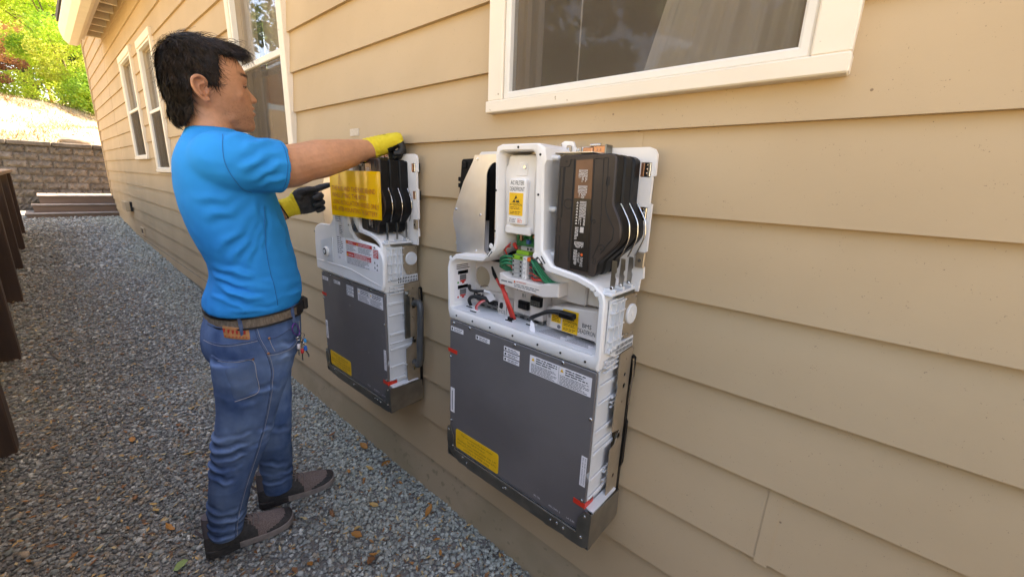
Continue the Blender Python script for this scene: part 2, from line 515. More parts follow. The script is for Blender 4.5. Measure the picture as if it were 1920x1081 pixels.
# ---- loose gravel: uncountable, one object of small stones
def stone_bank():
    t = (1+5**.5)/2
    v = np.array([(-1, t, 0), (1, t, 0), (-1, -t, 0), (1, -t, 0), (0, -1, t), (0, 1, t), (0, -1, -t), (0, 1, -t),
                  (t, 0, -1), (t, 0, 1), (-t, 0, -1), (-t, 0, 1)])/1.902
    f = np.array([(0, 11, 5), (0, 5, 1), (0, 1, 7), (0, 7, 10), (0, 10, 11), (1, 5, 9), (5, 11, 4), (11, 10, 2), (10, 7, 6), (7, 1, 8),
                  (3, 9, 4), (3, 4, 2), (3, 2, 6), (3, 6, 8), (3, 8, 9), (4, 9, 5), (2, 4, 11), (6, 2, 10), (8, 6, 7), (9, 8, 1)])
    return v, f
SV, SF = stone_bank()
def scatter_stones(pos, size, rng):
    n = len(pos)
    v = SV[None]*(1+rng.uniform(-.46, .40, (n, 12, 3)))
    v = v*np.stack([size*rng.uniform(.75, 1.35, n), size*rng.uniform(.6, 1.0, n), size*rng.uniform(.42, .85, n)], -1)[:, None, :]
    a = rng.uniform(0, 2*np.pi, n); b = rng.normal(0, .35, n)
    ca, sa, cb, sb = np.cos(a), np.sin(a), np.cos(b), np.sin(b)
    x, y, z = v[..., 0], v[..., 1], v[..., 2]
    y, z = y*cb[:, None]-z*sb[:, None], y*sb[:, None]+z*cb[:, None]
    x, y = x*ca[:, None]-y*sa[:, None], x*sa[:, None]+y*ca[:, None]
    v = np.stack([x, y, z], -1)+pos[:, None, :]
    f = (SF[None]+12*np.arange(n)[:, None, None]).reshape(-1, 3)
    return v.reshape(-1, 3), f
rng = np.random.default_rng(5)
pts = []; szs = []
for (x0, x1, dens, s0, s1) in ((-.3, 1.2, 2400, .006, .0145), (-2.6, -.3, 10000, .0037, .0130), (-4.2, -2.6, 7000, .0042, .0145), (-7, -4.2, 3200, .0065, .017), (-12.3, -7, 1500, .011, .026)):
    n = int((x1-x0)*1.62*dens)
    x = rng.uniform(x0, x1, n); y = rng.uniform(-.60, 1.0, n)
    s = s0+(s1-s0)*rng.random(n)**2.0
    z = path_z(x)+s*rng.uniform(-.1, .5, n)+.003
    pts.append(np.stack([x, y, z], -1)); szs.append(s)
pts = np.concatenate(pts); szs = np.concatenate(szs)
big = rng.random(len(pts)) < .012
szs[big] *= 1.5
V, F = scatter_stones(pts, szs, rng)
n = len(pts)
base = np.array([(.30, .318, .305), (.20, .208, .202), (.41, .43, .41), (.30, .27, .22), (.56, .57, .53), (.26, .292, .272), (.39, .325, .245)])
c = base[rng.choice(7, n, p=[.27, .22, .17, .12, .07, .10, .05])]*rng.uniform(.75, 1.3, (n, 1))
# finer, paler, dustier stone along the wall, in drifts
dr = np.array([mnoise.noise(Vector((p[0]*1.1, p[1]*1.8, 3))) for p in pts])
dust = np.clip((pts[:, 1]-.50)/.35+dr*.9, 0, 1)[:, None]
left_ = np.clip((.42-pts[:, 1])/.45-dr*.5, 0, 1)[:, None]
c = c*(1-left_*np.array([.24, .27, .31]))
c = c*(1-.62*dust)+np.array([.46, .485, .41])*rng.uniform(.7, 1.15, (n, 1))*.62*dust
col = np.repeat(c, 12, 0)
m_gravel = mat('gravel_stone', (1, 1, 1), (.80, .80, .80), 160, rough=.85, attr='Col', spec=.35)
tri_mesh('gravel', V, F, m_gravel, col=col, kind='stuff')

# fine leaf crumbs among the stones
n = 8000
x = -.4-11.6*rng.random(n)**1.6; y = rng.uniform(-.45, .97, n); z = path_z(x)+.010+rng.random(n)*.006
a = rng.uniform(0, 6.28, n); s = rng.uniform(.004, .0145, n)
d = np.stack([np.cos(a)*s, np.sin(a)*s, rng.uniform(-.4, .4, n)*s], -1); e = np.stack([-np.sin(a)*s*.35, np.cos(a)*s*.35, rng.uniform(-.3, .3, n)*s], -1)
p = np.stack([x, y, z], -1)
V = np.stack([p-d, p-e, p+d, p+e], 1).reshape(-1, 3)
F = (np.arange(n)[:, None]*4+np.array([0, 1, 2, 3])[None])
cc = np.array([(.34, .16, .06), (.50, .32, .13), (.18, .09, .045), (.55, .42, .22)])[rng.integers(0, 4, n)]
m_litter = mat('dry_litter', (1, 1, 1), (.8, .8, .8), 90, rough=.85, attr='Col')
tri_mesh('leaf_litter', V, F, m_litter, col=np.repeat(cc, 4, 0), kind='stuff')

# ---- dead leaves one by one
leafmats = [mat('leaf_orange', (.52, .24, .055), (.40, .15, .03), 70, rough=.6, transl=.2), mat('leaf_straw', (.60, .40, .15), (.48, .29, .09), 70, rough=.6, transl=.2),
            mat('leaf_brown', (.20, .085, .035), (.28, .13, .05), 70, rough=.7), mat('leaf_green', (.30, .42, .13), (.36, .46, .20), 60, rough=.6, transl=.2)]
def leaf_mesh(L, Wd, curl, k, mi_):
    prof = [(0, .04), (.15, .55), (.35, .95), (.55, 1.0), (.75, .72), (.9, .35), (1.0, .03)]
    v = []; f = []
    for t, wd in prof:
        x = (t-.5)*L; zc = curl*L*(2*t-1)**2
        wob = 1+.18*math.sin(t*17+k)
        v += [(x, -wd*wob*Wd/2, zc+.30*Wd*wd), (x, 0, zc), (x, wd*wob*Wd/2, zc+.34*Wd*wd*(1-.4*math.sin(k)))]
    for i in range(len(prof)-1):
        for j in (0, 1):
            f.append((3*i+j, 3*i+j+1, 3*i+j+4, 3*i+j+3))
    me = bpy.data.meshes.new('dead_leaf'); me.from_pydata(v, [], f); me.materials.append(leafmats[mi_]); me.shade_smooth(); return me
def leaf_label(k, x, y):
    kind = ['curled orange dead leaf', 'straw yellow dead leaf', 'dark brown dead leaf'][k]
    if x < -4.0: w_ = 'far along the gravel path'
    elif x < -1.95: w_ = 'on the gravel between man and fence' if y < .45 else 'on the gravel below the far battery'
    elif y > .80: w_ = 'on gravel at the foot of the siding'
    elif x < -1.42: w_ = "on the gravel around the man's shoes"
    elif y > .5: w_ = 'on the foreground gravel near the wall'
    elif y > .12: w_ = "on gravel in front of the near shoe"
    else: w_ = 'on gravel in the left foreground'
    return kind+' '+w_
bank = {(k, j): leaf_mesh(1.0, [.42, .55, .36][j], [.12, .05, .2][j], k*2+j, k) for k in range(4) for j in range(3)}
def put_leaf(x, y, L, k, rz, label=None):
    o = bpy.data.objects.new('dead_leaf', bank[k, random.randrange(3)]); COL.objects.link(o)
    o.location = (x, y, float(path_z(x))+.014); o.scale = (L, L, L)
    o.rotation_euler = (random.uniform(-.35, .35), random.uniform(-.3, .3), rz)
    tag(o, label or leaf_label(k, x, y), 'leaf', 'dead leaves scattered on the gravel')
# leaves that stand out in the photograph: (x, y, length, kind)
for x, y, L, k in ((-1.22, .90, .060, 0), (-1.62, .93, .075, 0), (-1.83, .93, .070, 0), (-1.13, .33, .045, 1), (-1.22, .36, .05, 0), (-1.9, .12, .055, 0), (-2.05, .10, .04, 1),
                   (-1.06, .22, .045, 1), (-1.0, .45, .05, 0), (-1.42, .75, .055, 1), (-1.5, .60, .045, 2), (-1.33, .62, .05, 0), (-2.4, .28, .06, 1), (-2.75, .1, .05, 0),
                   (-2.2, .05, .045, 2), (-1.18, .60, .05, 2), (-1.65, .86, .045, 1), (-2.05, .86, .05, 2), (-1.02, .62, .045, 0), (-1.7, .78, .04, 0)):
    put_leaf(x, y, L, k, random.uniform(0, 6.28))
for i in range(262):
    x = -.75-9.5*random.random()**1.9; y = random.uniform(-.40, .96)
    if -1.95 < x < -1.45 and .1 < y < .78: continue
    put_leaf(x, y, random.uniform(.014, .036), random.choices((0, 1, 2), (.38, .40, .22))[0], random.uniform(0, 6.28))
o = bpy.data.objects.new('dead_leaf', bank[3, 1]); COL.objects.link(o); o.location = (-1.66, .115, .018); o.scale = (.055,)*3; o.rotation_euler = (.4, -.5, 1.2)
tag(o, 'pale green fallen leaf on the gravel behind the heel of the near shoe', 'leaf')

# ------------------------------------------------------------------ foliage helper
def leaf_cloud(pos, size, rng, up=.25, fold=.3):
    """diamond leaves, two triangles each, random attitude"""
    n = len(pos)
    a = rng.normal(0, 1, (n, 3)); a /= np.linalg.norm(a, axis=1)[:, None]
    b = rng.normal(0, 1, (n, 3)); b[:, 2] += up
    b -= a*(a*b).sum(1)[:, None]; b /= np.linalg.norm(b, axis=1)[:, None]
    nrm = np.cross(a, b)
    s = (size*rng.uniform(.6, 1.3, n))[:, None]
    V = np.stack([pos-a*s, pos-b*s*.45+nrm*s*fold*.5, pos+a*s, pos+b*s*.45+nrm*s*fold*.5], 1).reshape(-1, 3)
    F = (np.arange(n)[:, None, None]*4+np.array([[0, 1, 2], [0, 2, 3]])[None]).reshape(-1, 3)
    return V, F
m_leaf = mat('foliage_leaf', (1, 1, 1), attr='Col', rough=.5, transl=.42, spec=.4)
m_bark = mat('bark', (.13, .085, .055), (.19, .13, .09), 14, rough=.9, bump=.6, bscale=40, stretch=(1, 1, .25))
def clumped(n, clumps, rng):
    """points in shells of many small clumps"""
    k = rng.integers(0, len(clumps), n)
    C = np.array([c[:3] for c in clumps])[k]; R = np.array([c[3] for c in clumps])[k]
    d = rng.normal(0, 1, (n, 3)); d /= np.linalg.norm(d, axis=1)[:, None]
    r = R*rng.uniform(.35, 1.0, n)**.6
    return C+d*r[:, None]*np.array([1, 1, .75]), k
def make_tree(name, label, cat, base, h, spread, nleaf, size, cols, seed, nlimb=7, crown0=.35, group=None, trunk_r=.12, shape=1.0):
    rng = np.random.default_rng(seed)
    t = thing(name, label, cat, base, group)
    bx, by, bz = base
    mb = MB(); clumps = []
    top = Vector((bx+rng.normal(0, .1)*h*.3, by+rng.normal(0, .1)*h*.3, bz+h*.8))
    mb.tube([(bx, by, bz-.15), (bx+.02*h, by, bz+h*.3), top], [trunk_r, trunk_r*.7, trunk_r*.2], 7, smooth=4)
    for i in range(nlimb):
        f0 = crown0*.6+(.9-crown0*.6)*i/nlimb
        st = Vector((bx, by, bz)).lerp(top, f0)
        an = i*2.4+rng.uniform(-.5, .5); rr = spread*rng.uniform(.55, 1.0)*(1-abs(f0-.5)*.6*shape)
        en = st+Vector((math.cos(an)*rr, math.sin(an)*rr, h*rng.uniform(.08, .26)))
        mid = st.lerp(en, .5)+Vector((0, 0, h*.04))
        mb.tube([st, mid, en], [trunk_r*.45, trunk_r*.25, trunk_r*.08], 5, smooth=3)
        for q in range(4):
            p = st.lerp(en, rng.uniform(.45, 1.1))+Vector(rng.normal(0, spread*.16, 3))
            clumps.append((p.x, p.y, max(p.z, bz+h*.12), spread*rng.uniform(.16, .34)))
    for q in range(6):
        clumps.append((top.x+rng.normal(0, spread*.2), top.y+rng.normal(0, spread*.2), bz+h*rng.uniform(.75, .97), spread*rng.uniform(.15, .28)))
    mb.build('trunk', m_bark, t, smooth=60)
    P, k = clumped(nleaf, clumps, rng)
    V, F = leaf_cloud(P, size, rng)
    cb = np.array(cols); ci = rng.integers(0, len(cb), len(clumps))
    c = cb[ci][k]*rng.uniform(.7, 1.35, (nleaf, 1))
    tri_mesh('crown', V, F, m_leaf, t, col=np.repeat(c, 4, 0))
    return t
yg = [(.42, .62, .08), (.52, .66, .10), (.28, .48, .07), (.60, .66, .14)]
dg_ = [(.06, .10, .03), (.09, .13, .04), (.12, .16, .06), (.05, .08, .03)]
gg = [(.17, .26, .12), (.24, .33, .17), (.12, .19, .08)]
def gz(x, y): return float(ground_z(x, y))
make_tree('bush', 'large bright yellow green bush on the sunny bank above the block wall', 'bush', (-19.9, 1.1, gz(-19.9, 1.1)-.15), 4.3, 2.2, 52000, .048, yg, 3, nlimb=16, crown0=.02, trunk_r=.05, shape=.5)
make_tree('bush', 'low green bush at the foot of the bank beside the house corner', 'bush', (-19.6, 3.0, gz(-19.6, 3.0)-.15), 2.4, 1.3, 22000, .044, [(.16, .24, .04), (.22, .28, .05), (.1, .16, .03)], 8, nlimb=12, crown0=.02, trunk_r=.04, shape=.5)
make_tree('dry_shrub', 'rust red dry shrub on the bank in front of the orange fence', 'shrub', (-18.9, -.75, gz(-18.9, -.75)-.1), 1.8, .75, 9000, .036, [(.26, .10, .05), (.34, .15, .08), (.20, .09, .045)], 9, nlimb=12, crown0=.02, trunk_r=.025, shape=.5)
make_tree('tree', 'tall grey green tree with dark gaps behind the bright bush', 'tree', (-25.5, .3, gz(-25.5, .3)), 10.5, 3.8, 42000, .09, gg+dg_[:2], 21, nlimb=14, crown0=.2, trunk_r=.22)
make_tree('tree', 'dark leafy tree farther up the hill behind the orange fence', 'tree', (-29, -1.8, gz(-29, -1.8)), 10, 3.6, 30000, .095, gg+dg_, 22, nlimb=13, crown0=.15, trunk_r=.22)
make_tree('tree', 'deep green tree half hidden by the bright bush and the eave', 'tree', (-25, 2.6, gz(-25, 2.6)), 8.0, 3.0, 26000, .09, dg_+yg[:1], 23, nlimb=13, crown0=.1, trunk_r=.2)
for i, (x, y, h_) in enumerate(((-38, -4, 15), (-40, 4, 14), (-36, 10, 13))):
    make_tree('tree', ['tall broad tree at the back left of the hill', 'tall broad tree at the very back of the hill', 'tall broad tree at the back behind the house'][i], 'tree',
              (x, y, gz(x, y)-.3), h_, 6, 14000, .24, dg_+gg, 40+i, nlimb=12, crown0=.1, trunk_r=.3, group='trees on the far hill')
# trees on the slope beyond the fence (they show in the window glass)
for i, (x, y, h_) in enumerate(((-9.5, -10.5, 8), (-4.5, -12.5, 8.5), (-20.5, -8.0, 11), (1.8, -12, 8))):
    make_tree('tree', ['round green tree up the slope opposite the far windows', 'round green tree up the slope opposite the batteries', 'round green tree up the slope near the block wall', 'round green tree up the slope behind the camera'][i], 'tree',
              (x, y, gz(x, y)-.2), h_, 3.2, 9000, .20, dg_+gg, 60+i, nlimb=11, crown0=.15, trunk_r=.18, group='trees on the slope across the path')

# dry grass and twigs on the bank
rgz = np.random.default_rng(31); n = 16000
gx_ = -13.75-5.6*rgz.random(n)**1.2; gy_ = rgz.uniform(-2.2, 3.6, n)
keep = np.array([mnoise.noise(Vector((a*1.3, b*1.3, 7))) for a, b in zip(gx_, gy_)])+rgz.normal(0, .25, n) > -.05
gx_, gy_ = gx_[keep], gy_[keep]; n = len(gx_)
gz_ = ground_z(gx_, gy_)
hgt = rgz.uniform(.03, .13, n); an = rgz.uniform(0, 6.28, n); ln = rgz.uniform(.2, 1.6, n)*hgt; wd = rgz.uniform(.004, .012, n)
p0 = np.stack([gx_, gy_, gz_-.01], -1); sd2 = np.stack([-np.sin(an)*wd, np.cos(an)*wd, 0*wd], -1); tip = p0+np.stack([np.cos(an)*ln, np.sin(an)*ln, hgt], -1)
V = np.stack([p0-sd2, p0+sd2, tip], 1).reshape(-1, 3); F = np.arange(3*n).reshape(-1, 3)
cg = np.array([(.46, .36, .19), (.54, .44, .25), (.34, .25, .13), (.24, .17, .09)])[rgz.integers(0, 4, n)]
tri_mesh('dry_grass', V, F, m_litter, col=np.repeat(cg, 3, 0), kind='stuff')

# ------------------------------------------------------------------ orange board fence up the hill
fz = gz(-22, -2)
t = thing('wooden_fence', 'sunlit orange board fence at the top of the bank behind the bush', 'fence', (-22, -2.4, fz))
m_redwood = mat('orange_stained_wood', (.52, .22, .085), (.42, .16, .06), 5, rough=.7, bump=.2, bscale=30, stretch=(1, .15, 1))
for i in range(6):
    mb = MB(); mb.box(-22.02, -21.98, -6.5, .75, fz+.55+i*.235, fz+.55+i*.235+.228, c=.006)
    o = mb.build('fence_board', m_redwood, t)
mb = MB(); mb.box(-22.06, -21.92, -6.5, .8, fz+1.965, fz+2.02, c=.008); mb.build('cap_rail', mat('dark_cap_wood', (.20, .10, .05), rough=.8), t)
for y in (-6.4, -4.6, -2.8, -1.0, .7):
    mb = MB(); mb.box(-22.12, -22.03, y-.045, y+.045, fz-.6, fz+1.95); mb.build('fence_post', m_redwood, t)

# ------------------------------------------------------------------ split-face block retaining wall
m_block = mat('split_face_block', (.092, .080, .069), (.155, .136, .118), 6, rough=.95, bump=.9, bscale=45, objrand=.22, spots=(30, .86, (.06, .05, .042)))
wall = thing('retaining_wall', 'tan split face block retaining wall behind the steps', 'wall', (-13.6, .5, .4))
def block_mesh(k, L, H, D=.28):
    rg = np.random.default_rng(100+k); nx, nz = 9, 4
    v = []; f = []
    for i in range(nx):
        for j in range(nz):
            edge = min(i, nx-1-i, j*2, (nz-1-j)*2)
            d = 0 if edge == 0 else rg.uniform(.008, .045)
            v.append((d, (i/(nx-1)-.5)*L, (j/(nz-1))*H))
    for i in range(nx-1):
        for j in range(nz-1):
            a = i*nz+j; f.append((a, a+nz, a+nz+1, a+1))
    o = len(v)
    y0, y1 = -L/2, L/2
    v += [(-D, y0, 0), (-D, y1, 0), (-D, y1, H), (-D, y0, H), (0, y0, 0), (0, y1, 0), (0, y1, H), (0, y0, H)]
    f += [(o+3, o+7, o+6, o+2), (o, o+1, o+5, o+4), (o, o+4, o+7, o+3), (o+1, o+2, o+6, o+5)]
    me = bpy.data.meshes.new('block'); me.from_pydata(v, [], f); me.materials.append(m_block); return me
bl = [block_mesh(k, .335, .147) for k in range(6)]; half = block_mesh(9, .195, .147)
for r_ in range(9):
    z = .46+r_*.15
    y = -2.0+(.17 if r_ % 2 else 0)+.03*random.random()
    while y < 2.6:
        me = bl[random.randrange(6)]
        o = link('block', me, wall); o.location = Vector((-13.52+random.uniform(-.012, .012), y, z))-wall.location
        y += .34
for i in range(8):
    mb = MB(); y0 = -2.2+i*.62; mb.box(-13.82, -13.47, y0+.003, y0+.615, 1.812, 1.90, c=.014); mb.build('cap_block', m_block, wall)
mb = MB(); mb.box(-13.82, -13.62, -2.3, 2.8, .3, 1.81); mb.build('core', m_dirt, wall)
for (x, y, s, lb) in ((-14.0, .68, .26, 'grey boulder lying on the bank just above the block wall'),):
    rg = np.random.default_rng(int(s*1000)); mb = MB(); mb.ell((x, y, gz(x, y)+s*.2), (s*1.2, s, s*.55), 14, 9)
    mb.v = [tuple(np.array(p)+rg.normal(0, s*.05, 3)) for p in mb.v]
    tag(mb.build('boulder', mat('boulder_stone', (.30, .23, .17), (.40, .32, .25), 4, rough=.95, bump=.7, bscale=20), smooth=50), lb, 'boulder')

# ------------------------------------------------------------------ composite deck steps
m_deck = mat('composite_deck_top', (.20, .168, .145), (.245, .21, .185), 8, rough=.5, bump=.15, bscale=25, stretch=(.2, 1, 1))
m_riser = mat('composite_riser', (.15, .095, .068), (.18, .118, .085), 7, rough=.6, bump=.15, bscale=25, stretch=(1, .2, 1))
st = thing('deck_steps', 'brown composite deck with two steps down to the gravel', 'steps', (-12.6, .4, .46))
g0 = .46
for (x_, zt, yl) in ((-11.86, .53, -.30), (-12.10, .68, -.20), (-12.34, .84, -.10)):
    mb = MB(); mb.box(x_-.26, x_, yl, .985, zt-.028, zt, c=.006); mb.build('tread' if zt < .8 else 'nosing', m_deck, st)
    mb = MB(); mb.box(x_-.05, x_-.025, yl+.02, .985, zt-.17, zt-.030); mb.build('riser', m_riser, st)
for i in range(10):
    y0 = -.10+i*.142
    mb = MB(); mb.box(-13.46, -12.603, y0, y0+.138, .814, .839, c=.004); mb.build('deck_board', m_deck, st)
mb = MB(); mb.box(-13.46, -12.4, -.08, 1.3, .40, .812); mb.build('deck_frame', m_riser, st)

# ------------------------------------------------------------------ timber fence on the left of the path
m_post = mat('dark_brown_stained_wood', (.060, .034, .022), (.085, .05, .033), 9, rough=.75, bump=.35, bscale=50, stretch=(1, 1, .12))
m_postedge = mat('worn_cap_wood', (.26, .17, .11), (.33, .23, .15), 9, rough=.8, bump=.3, bscale=40)
fence = thing('post_fence', 'dark brown timber post fence along the left edge of the gravel path', 'fence', (-5, -.4, 0))
xs = [-10.4, -9.0, -7.5, -5.96, -4.45, -3.08, -1.7, -.3, 1.1]
for x in xs:
    z0 = float(path_z(x))
    mb = MB(); mb.box(x-.07, x+.07, -.455, -.298+random.uniform(-.006, .006), z0-.1, 1.29, c=.006); mb.build('post', m_post, fence)
for i in range(len(xs)-1):
    z0 = float(path_z(xs[i]))
    for k in range(7):
        za = max(z0, float(path_z(xs[i+1])))+.03+k*.178
        if za+.17 > 1.27: break
        mb = MB(); mb.box(xs[i]+.002, xs[i+1]-.002, -.495, -.458, za, za+.17, c=.004); mb.build('fence_board', m_post, fence)
    mb = MB(); mb.box(xs[i]-.07 if i else xs[i]-.1, xs[i+1]-.073, -.51, -.275, 1.292, 1.335, c=.006); mb.build('cap_rail', m_postedge, fence)
# ================================================================== HOUSE
m_siding = mat('beige_siding_paint', (.462, .333, .200), (.548, .402, .248), 1.7, rough=.62, bump=.05, bscale=35, spec=.35,
               spots=(330, .912, (.27, .19, .12)), detail=9, low=.30, high=.72)
m_siding_low = mat('splashed_siding_paint', (.38, .295, .185), (.455, .345, .225), 3.5, rough=.75, bump=.12, bscale=60, spec=.25, spots=(30, .84, (.33, .265, .165)), detail=8)
m_trim = mat('cream_trim_paint', (.80, .71, .59), (.84, .75, .63), 5, rough=.5, bump=.05, bscale=30, spots=(70, .93, (.45, .34, .22)))
m_vinyl = mat('white_vinyl', (.78, .74, .68), (.74, .70, .64), 6, rough=.4, spots=(60, .94, (.5, .42, .32)))
m_jamb = mat('tan_vinyl_jamb', (.42, .33, .24), (.46, .37, .27), 6, rough=.5)
m_room = mat('dark_room', (.055, .042, .034), rough=.9)
m_curtain = mat('pale_curtain', (.93, .85, .75), (.95, .88, .78), 4, rough=.9)
m_conc = mat('mossy_concrete', (.20, .185, .145), (.28, .265, .22), 6, rough=.95, bump=.5, bscale=60, spots=(16, .84, (.10, .11, .07)))
m_roof = mat('roof_shingle', (.10, .085, .075), (.15, .13, .115), 20, rough=.95, bump=.4, bscale=50)
m_soffit = mat('brown_soffit_paint', (.235, .150, .105), (.27, .175, .125), 6, rough=.8)
m_screen = film_mat('insect_screen', (.18, .145, .11), .36, gloss=.0, transl=.25, grey=True)
m_glass = film_mat('window_glass', (.9, .95, .93), .02, gloss=.20, transl=.0, rough=.02, grey=True)

house = thing('house', 'long beige lap sided house wall with cream trimmed windows', 'house', (-4, 1.0, 0))
WIN = [  # x0,x1,z0,z1 outside of casing, kind
    (-.975, -.086, 1.627, 2.85, 'slider'), (-3.385, -2.492, 1.405, 2.79, 'hung'),
    (-6.645, -5.82, 1.39, 2.79, 'hung'), (-8.14, -7.15, 1.545, 2.85, 'hung')]
EXP = .1948; Z0 = .191-EXP; NB = 20
XL, XR = -12.4, 4.0
def board_piece(mb, x0, x1, zb, zt, zc0):
    """lap board: thick proud lower lip, top tucked under the next board"""
    yb = lambda z: 0.9805+.0155*(z-zc0)/EXP
    v = [(x0, yb(zb), zb), (x1, yb(zb), zb), (x1, yb(zt), zt), (x0, yb(zt), zt), (x0, 1.0, zb), (x1, 1.0, zb), (x1, 1.0, zt), (x0, 1.0, zt)]
    mb.add(v, [(0, 1, 2, 3), (4, 7, 6, 5), (0, 4, 5, 1), (3, 2, 6, 7), (0, 3, 7, 4), (1, 5, 6, 2)])
def cut_course(zb, zt, x0, x1, zc0):
    mb = MB()
    xs_ = [x0, x1]
    for (a, b, c, d, k) in WIN:
        if a+.03 < x1 and b-.03 > x0:
            xs_ += [max(a+.03, x0), min(b-.03, x1)]
    xs_ = sorted(set(xs_))
    for a, b in zip(xs_[:-1], xs_[1:]):
        if b-a < 1e-4: continue
        m = (a+b)/2; lo, hi = zb, zt; parts = [(lo, hi)]
        for (wa, wb, wc, wd, k) in WIN:
            if wa+.03 < m < wb-.03:
                wc_, wd_ = wc+.02, wd-.03
                nw = []
                for l, h in parts:
                    if l < wc_: nw.append((l, min(h, wc_)))
                    if h > wd_: nw.append((max(l, wd_), h))
                parts = nw
        for l, h in parts:
            if h-l > .003: board_piece(mb, a, b, l, h, zc0)
    return mb
joints = {}
jr = random.Random(4)
for i in range(NB):
    J = [XL, -9.80]
    x = -9.80+jr.uniform(.9, 3.2)
    while x < 3.2:
        J.append(x); x += 3.66
    J.append(XR)
    joints[i] = J if i < 18 else [XL, -9.605]
def near(J, xw, lo, hi):   # replace whatever joint falls in lo..hi by the one seen in the photograph
    return sorted([j for j in J if not lo < j < hi]+([xw] if xw is not None else []))
for i in range(NB):
    zc = Z0+i*EXP-1.42
    joints[i] = near(joints[i], None, -3.3, 1.2)
    if abs(zc+.839) < .05: joints[i] = near(joints[i], -.0485, -1, 1)
    if abs(zc+.060) < .05: joints[i] = near(joints[i], -.477, -1, 1)
    if abs(zc+.645) < .05: joints[i] = near(joints[i], -7.8, -8.6, -7)
    if abs(zc+.450) < .05: joints[i] = near(joints[i], -9.1, -9.6, -7)
for i in range(NB):
    zb = Z0+i*EXP; J = joints[i]
    for a, b in zip(J[:-1], J[1:]):
        if i >= 18 and a > -9.61: continue
        cuts = sorted([a]+[c for (wa, wb, wc, wd, k) in WIN if wc+.02 < zb and zb+EXP < wd-.03 and wa > a and wb < b for c in ((wa+wb)/2,)]+[b])
        for a2, b2 in zip(cuts[:-1], cuts[1:]) if len(cuts) > 2 else ((a, b),):
            mb = cut_course(zb+.001, zb+EXP+.012, a2+.0012, b2-.0012, zb)
            if mb.f: mb.build('siding_board', m_siding_low if i == 0 else m_siding, house)
def lap_strip(x, hw, z, name):
    mb = MB()
    v = [(x-hw, .9785, z-.006), (x+hw, .9785, z-.006), (x+hw, .9945, z+EXP-.002), (x-hw, .9945, z+EXP-.002),
         (x-hw, .9915, z-.006), (x+hw, .9915, z-.006), (x+hw, .9985, z+EXP-.002), (x-hw, .9985, z+EXP-.002)]
    mb.add(v, [(0, 1, 2, 3), (4, 7, 6, 5), (0, 4, 5, 1), (3, 2, 6, 7), (0, 3, 7, 4), (1, 5, 6, 2)])
    mb.build(name, m_siding, house)
for (x, zc) in ((-.0485, -.839), (-.477, -.060)): lap_strip(x, .0135, zc+1.42, 'joint_cover')
for i in range(1, 18): lap_strip(-9.80, .034, Z0+i*EXP, 'vertical_batten')
mb = MB(); mb.box(-12.44, -12.402, .965, 9.0, .3, 3.95, c=.004); mb.build('corner_board', m_siding, house)
# wall core with real window openings
core = MB()
xs_ = sorted([XL, XR]+[v for w_ in WIN for v in (w_[0]+.05, w_[1]-.05)])
for k in range(len(xs_)-1):
    a, b = xs_[k], xs_[k+1]; m = (a+b)/2; wn = [w_ for w_ in WIN if w_[0]+.05 < m < w_[1]-.05]
    if wn:
        core.box(a, b, 1.001, 1.16, -.3, wn[0][2]+.035); core.box(a, b, 1.001, 1.16, wn[0][3]-.05, 3.55)
    else: core.box(a, b, 1.001, 1.16, -.3, 3.55)
core.box(XL, XR, 8.8, 9.0, -.3, 3.5); core.box(XL, XL+.15, 1.161, 8.799, -.3, 3.5); core.box(XR-.15, XR, 1.161, 8.799, -.3, 3.5)
core.box(XL+.151, XR-.151, 1.161, 8.799, .3, .4)
core.box(XL, -9.6, 1.001, 1.16, 3.551, 3.93)
core.build('wall', m_room, house)
# far end plinth seen above the gravel
mb = MB(); mb.box(-12.38, -3.2, .9885, .9995, -.2, .30); mb.build('foundation', m_conc, house)

